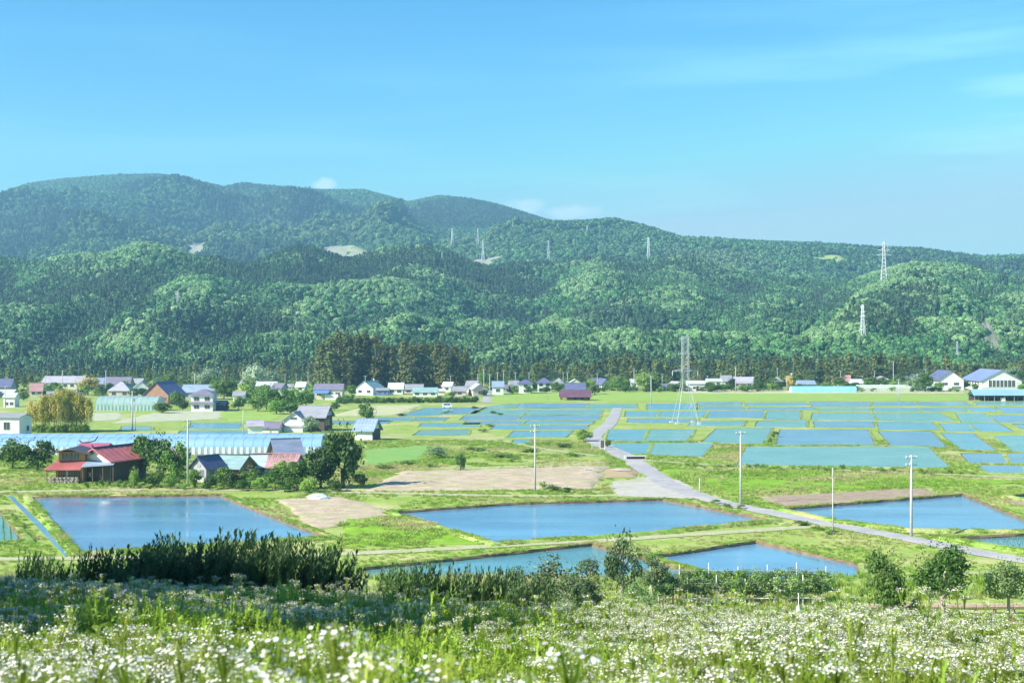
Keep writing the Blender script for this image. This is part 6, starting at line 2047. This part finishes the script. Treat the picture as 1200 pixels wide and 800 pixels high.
BIGC['airy'] = [crown_mesh('airy_crown', 560 + i, L_THICK, 1.0, 0.95, 13, 1500, 0.06) for i in range(2)]


def orchard(label, px, pyt, d, wp, kind, bare=0.2, name='orchard_tree', cat='fruit tree', pale=True, group=None):
    x = at(px, d); z = ground_at(x, d)
    h = HC + (400 - pyt)/F*d - z
    tree(label, px, None, h*F/d, wp, kind, name, cat, group, d, bare, pale, BIGC[kind][int(px) % 2])


orchard('bushy fruit tree left of the pale trunked one at the right', 1038, 641, 98, 54, 'mid', 0.10, pale=False)
orchard('fruit tree with stout pale trunk at the right', 1106, 634, 96, 70, 'mid', 0.32)
orchard('fruit tree cut by the right edge of the view', 1182, 654, 97, 52, 'light', 0.36)
orchard('tall ragged dark tree above the vine rows', 729, 617, 104, 52, 'airy', 0.18)
orchard('ragged shrub tree in the dark thicket, right of the tall one', 765, 643, 108, 44, 'airy', 0.25)
orchard('spreading shrub tree left of the tall ragged one', 690, 652, 104, 58, 'airy', 0.12)
orchard('loose grey green shrub at the middle of the terrace', 645, 646, 102, 70, 'airy', 0.10)
orchard('low grey green shrub left of the loose one', 606, 664, 100, 48, 'dark', 0.08)
orchard('low dark shrub at the left end of the terrace thicket', 668, 672, 98, 44, 'dark', 0.05)
orchard('low bush at the foot of the tall ragged tree', 742, 678, 98, 40, 'light', 0.05)
orchard('yellow green bush in front of the vine trellis', 760, 692, 92, 34, 'light', 0.02, 'bush', 'bush', False)
orchard('low bush at the right end of the vine rows', 1004, 694, 98, 30, 'mid', 0.02, 'bush', 'bush', False)
orchard('low bush between the two right fruit trees', 1072, 696, 98, 24, 'mid', 0.02, 'bush', 'bush', False)

VC = [crown_mesh('vine_crown', 540 + i, L_VINE, 1.0, 0.8, 12, 900, 0.085) for i in range(3)]
VTR = trunk_mesh('vine_trunk', 330, BARK, 1.0, 0.05, 4, 0.6)
for row, (d, p0, p1, top) in enumerate(((108, 772, 958, 676), (116, 762, 968, 668))):
    xs = np.linspace(at(p0, d), at(p1, d), 12 if row == 0 else 13)
    ang = 0.0
    tl = thing('vine_trellis', ('front', 'back')[row] + ' row of white trellis posts carrying the vines', 'trellis', (xs[0], d, ground_at(xs[0], d)))
    for i, x in enumerate(xs[::2]):
        zz = ground_at(x, d) - ground_at(xs[0], d)
        MB().tube([(x - xs[0], 0, zz - 0.3), (x - xs[0], 0, zz + 2.0 + 0.15*(i % 3))], 0.045, 6).build('post', WHITE, tl)
    for hgt in (0.55, 1.15, 1.7):
        MB().tube([(x - xs[0], -0.05, ground_at(x, d) - ground_at(xs[0], d) + hgt) for x in xs], 0.018 if hgt > 0.6 else 0.04, 4).build('wire' if hgt > 0.6 else 'rail', STEEL if hgt > 0.6 else WHITE, tl)
    for i, x in enumerate(xs):
        z = ground_at(x, d)
        hh = HC + (400 - top)/F*d - z
        q = thing('grapevine', 'leafy vine tied along the %s trellis row' % ('front', 'back')[row], 'vine', (x, d + 0.1, z), i*1.1, ('vines on the front trellis', 'vines on the back trellis')[row])
        link('trunk', VTR, q, scale=(hh*0.8, hh*0.8, hh*0.9))
        link('crown', VC[(i + row) % 3], q, (0, 0, hh*0.66), i*0.7, (1.1 + 0.25*random.random(), 0.9, hh*0.5*random.uniform(0.85, 1.25)))

# sheet draped over a post, white ground sheet, coloured stakes
d = 97; x = at(936, d); z = ground_at(x, d)
sp = thing('draped_post', 'post draped with a pale blue sheet beside the vine rows', 'draped post', (x, d, z))
MB().tube([(0, 0, -0.2), (0, 0, 2.6)], 0.035, 6).build('post', WHITE, sp)
rings = []
for k in range(6):
    q = k/5
    rings.append([((0.10 + 0.42*q)*math.cos(a)*(1 + 0.22*math.sin(3*a + k)), (0.10 + 0.30*q)*math.sin(a)*(1 + 0.2*math.cos(4*a)), 1.75 - 1.6*q) for a in np.linspace(0, 6.283, 14, endpoint=False)])
MB().loft(rings).build('sheet', pmat('blue_grey_sheet', (0.30, 0.40, 0.55), (0.55, 0.68, 0.74), 1.6, 0.6), sp)
for label, px, h, c in (('magenta tipped garden stake at the right edge', 1187, 1.5, (0.62, 0.06, 0.28)), ('red garden stake at the far right edge', 1195, 1.3, (0.62, 0.10, 0.06)), ('short orange stake between the two right fruit trees', 1058, 0.9, (0.75, 0.20, 0.05))):
    d = 92; x = at(px, d); z = ground_at(x, d)
    t = thing('garden_stake', label, 'stake', (x, d, z))
    MB().tube([(0, 0, -0.2), (0, 0, h*0.55)], 0.035, 6).build('stake', WHITE, t)
    MB().tube([(0, 0, h*0.55), (0, 0, h)], 0.075, 6).build('band', pmat(label.split()[0] + '_tape', c, tuple(v*0.8 for v in c), 3, 0.6), t)
d = 95
for label, p0, p1 in (('white mulch sheet lying on the terrace under the pale trunked tree', 1096, 1142), ('white mulch sheet lying left of the edge tree', 1146, 1174)):
    X, Y = np.meshgrid(np.linspace(at(p0, d), at(p1, d), 16), np.linspace(d - 0.9, d + 0.9, 8))
    Z = ground_z(X, Y) + 0.30 + 0.45*fbm(X, Y, 0.9, 3)
    tag(grid_obj('mulch_sheet', X, Y, Z, CLOTH), label, 'sheet')
d = 104
rl = thing('log_edging', 'long pale log edging along the terrace behind the fruit trees', 'edging', (at(1088, d), d, ground_at(at(1088, d), d)))
for k in range(9):
    a, b = at(1012 + 22*k, d), at(1033 + 22*k, d)
    za, zb = ground_at(a, d), ground_at(b, d)
    MB().tube([(a - rl.location.x, 0, za - rl.location.z + 0.55), (b - rl.location.x, 0.05, zb - rl.location.z + 0.55)], 0.24, 8).build('log', pmat('weathered_log', (0.46, 0.36, 0.28), (0.36, 0.28, 0.22), 2, 0.9, 0.02, 8), rl)
    MB().tube([(a - rl.location.x, 0.02, za - rl.location.z - 0.2), (a - rl.location.x, 0.02, za - rl.location.z + 0.5)], 0.12, 6).build('post', BARK, rl)


# ---- leafy shoots on the brow of the meadow, standing in the shade
def shoot_bush(name, seed, n=34, h=1.3, spread=0.75, mat=L_SHRUB, lean=0.65):
    r = np.random.default_rng(seed)
    C, Fq = [], []
    for s_ in range(n):
        a = r.uniform(0, 6.28); q = spread*math.sqrt(r.random())
        b0 = np.array([math.cos(a)*q*0.5, math.sin(a)*q*0.5, 0.0])
        hh = h*r.uniform(0.55, 1.1)
        tip = np.array([math.cos(a)*q + lean*hh*0.5 + r.normal(0, 0.08), math.sin(a)*q, hh])
        P = lambda t: b0 + (tip - b0)*np.array([t**1.5, t**1.5, t])
        for k in range(4):
            p, p2 = P(k/4), P((k + 1)/4); s = np.array([0.012, 0.004, 0])*(1 - k/5)
            i = len(C); C += [p - s, p + s, p2 + s*0.8, p2 - s*0.8]; Fq.append((i, i + 1, i + 2, i + 3))
        for k in range(30):
            t = 0.12 + 0.88*(k + r.random())/30; a = k*2.4 + r.normal(0, 0.3)
            L = 0.23*r.uniform(0.7, 1.2)*(1.15 - 0.5*t); dv = np.array([math.cos(a)*0.7 + 0.15, math.sin(a)*0.7, 0.75])
            dv /= np.linalg.norm(dv)
            sv = np.cross(dv, [0.1, 0, 1.0]); sv = sv/np.linalg.norm(sv)*L*0.24
            p = P(t); i = len(C)
            C += [p, p + dv*L*0.5 + sv, p + dv*L, p + dv*L*0.5 - sv]; Fq.append((i, i + 1, i + 2, i + 3))
    return np_mesh(name, np.array(C), np.array(Fq), mat)


BS = [shoot_bush('bush_shoots', 600 + i) for i in range(4)]
BST = [shoot_bush('bush_stems', 610 + i, 7, 0.7, 0.5) for i in range(2)]


def brow(label, group, px, pyt, d, w, kind=0):
    x = at(px, d); z = ground_at(x, d)
    h = (HC + (400 - pyt)/F*d - z)/1.25
    t = thing('brow_bush', label, 'bush', (x, d, z - 0.05), 0.0, group)
    link('stems', BST[kind % 2], t, scale=(w, w, h))
    link('shoots', BS[kind % 4], t, None, 0.25*(kind % 3) - 0.2, (w, w, h))


k = 0
for px in range(146, 396, 13):
    k += 1
    top = np.interp(px, [140, 160, 190, 215, 240, 270, 300, 330, 365, 385, 400], [656, 648, 628, 640, 638, 637, 636, 641, 646, 657, 666]) + r.normal(0, 8)
    brow('dark leafy bush with leaning shoots on the brow of the flower meadow', 'dark bushes on the brow', px, top, 41 + r.uniform(-1.5, 2), r.uniform(0.75, 1.1), k)
for px, top in ((28, 648), (44, 655), (66, 658), (88, 652), (108, 645), (124, 648), (132, 656)):
    k += 1
    brow('small dark bush on the brow at the left', 'small dark bushes at the left of the brow', px, top, 41 + r.uniform(-1, 1), 0.5, k)
for px, top in ((448, 668), (466, 665), (486, 664), (506, 666), (530, 672), (552, 668), (578, 672), (602, 676), (625, 682)):
    k += 1
    brow('low dark bush on the brow below the teal paddy', 'low dark bushes in the middle of the brow', px, top, 38 + r.uniform(-1, 1), 0.6, k)

# ---- trees standing left of the viewpoint: their shade falls across the meadow
for label, x, y, h, w in (('broad tree left of the viewpoint, nearest', -20, 16.5, 15, 8.5), ('broad tree left of the viewpoint, second', -26, 22.5, 18.5, 10), ('broad tree left of the viewpoint, third', -31, 29, 20, 11), ('broad tree left of the viewpoint, fourth', -36, 36, 20, 12), ('broad tree left of the viewpoint, farthest', -41, 44, 18, 12)):
    z = ground_at(x, y)
    t = thing('shade_tree', label, 'tree', (x, y, z - 0.1), x)
    link('trunk', TRUNK[0], t, scale=(h, h, h*0.9))
    link('crown', BIGC['mid'][int(y) % 2], t, (0, 0, h*0.60), y, (w/2, w/2, h*0.42))
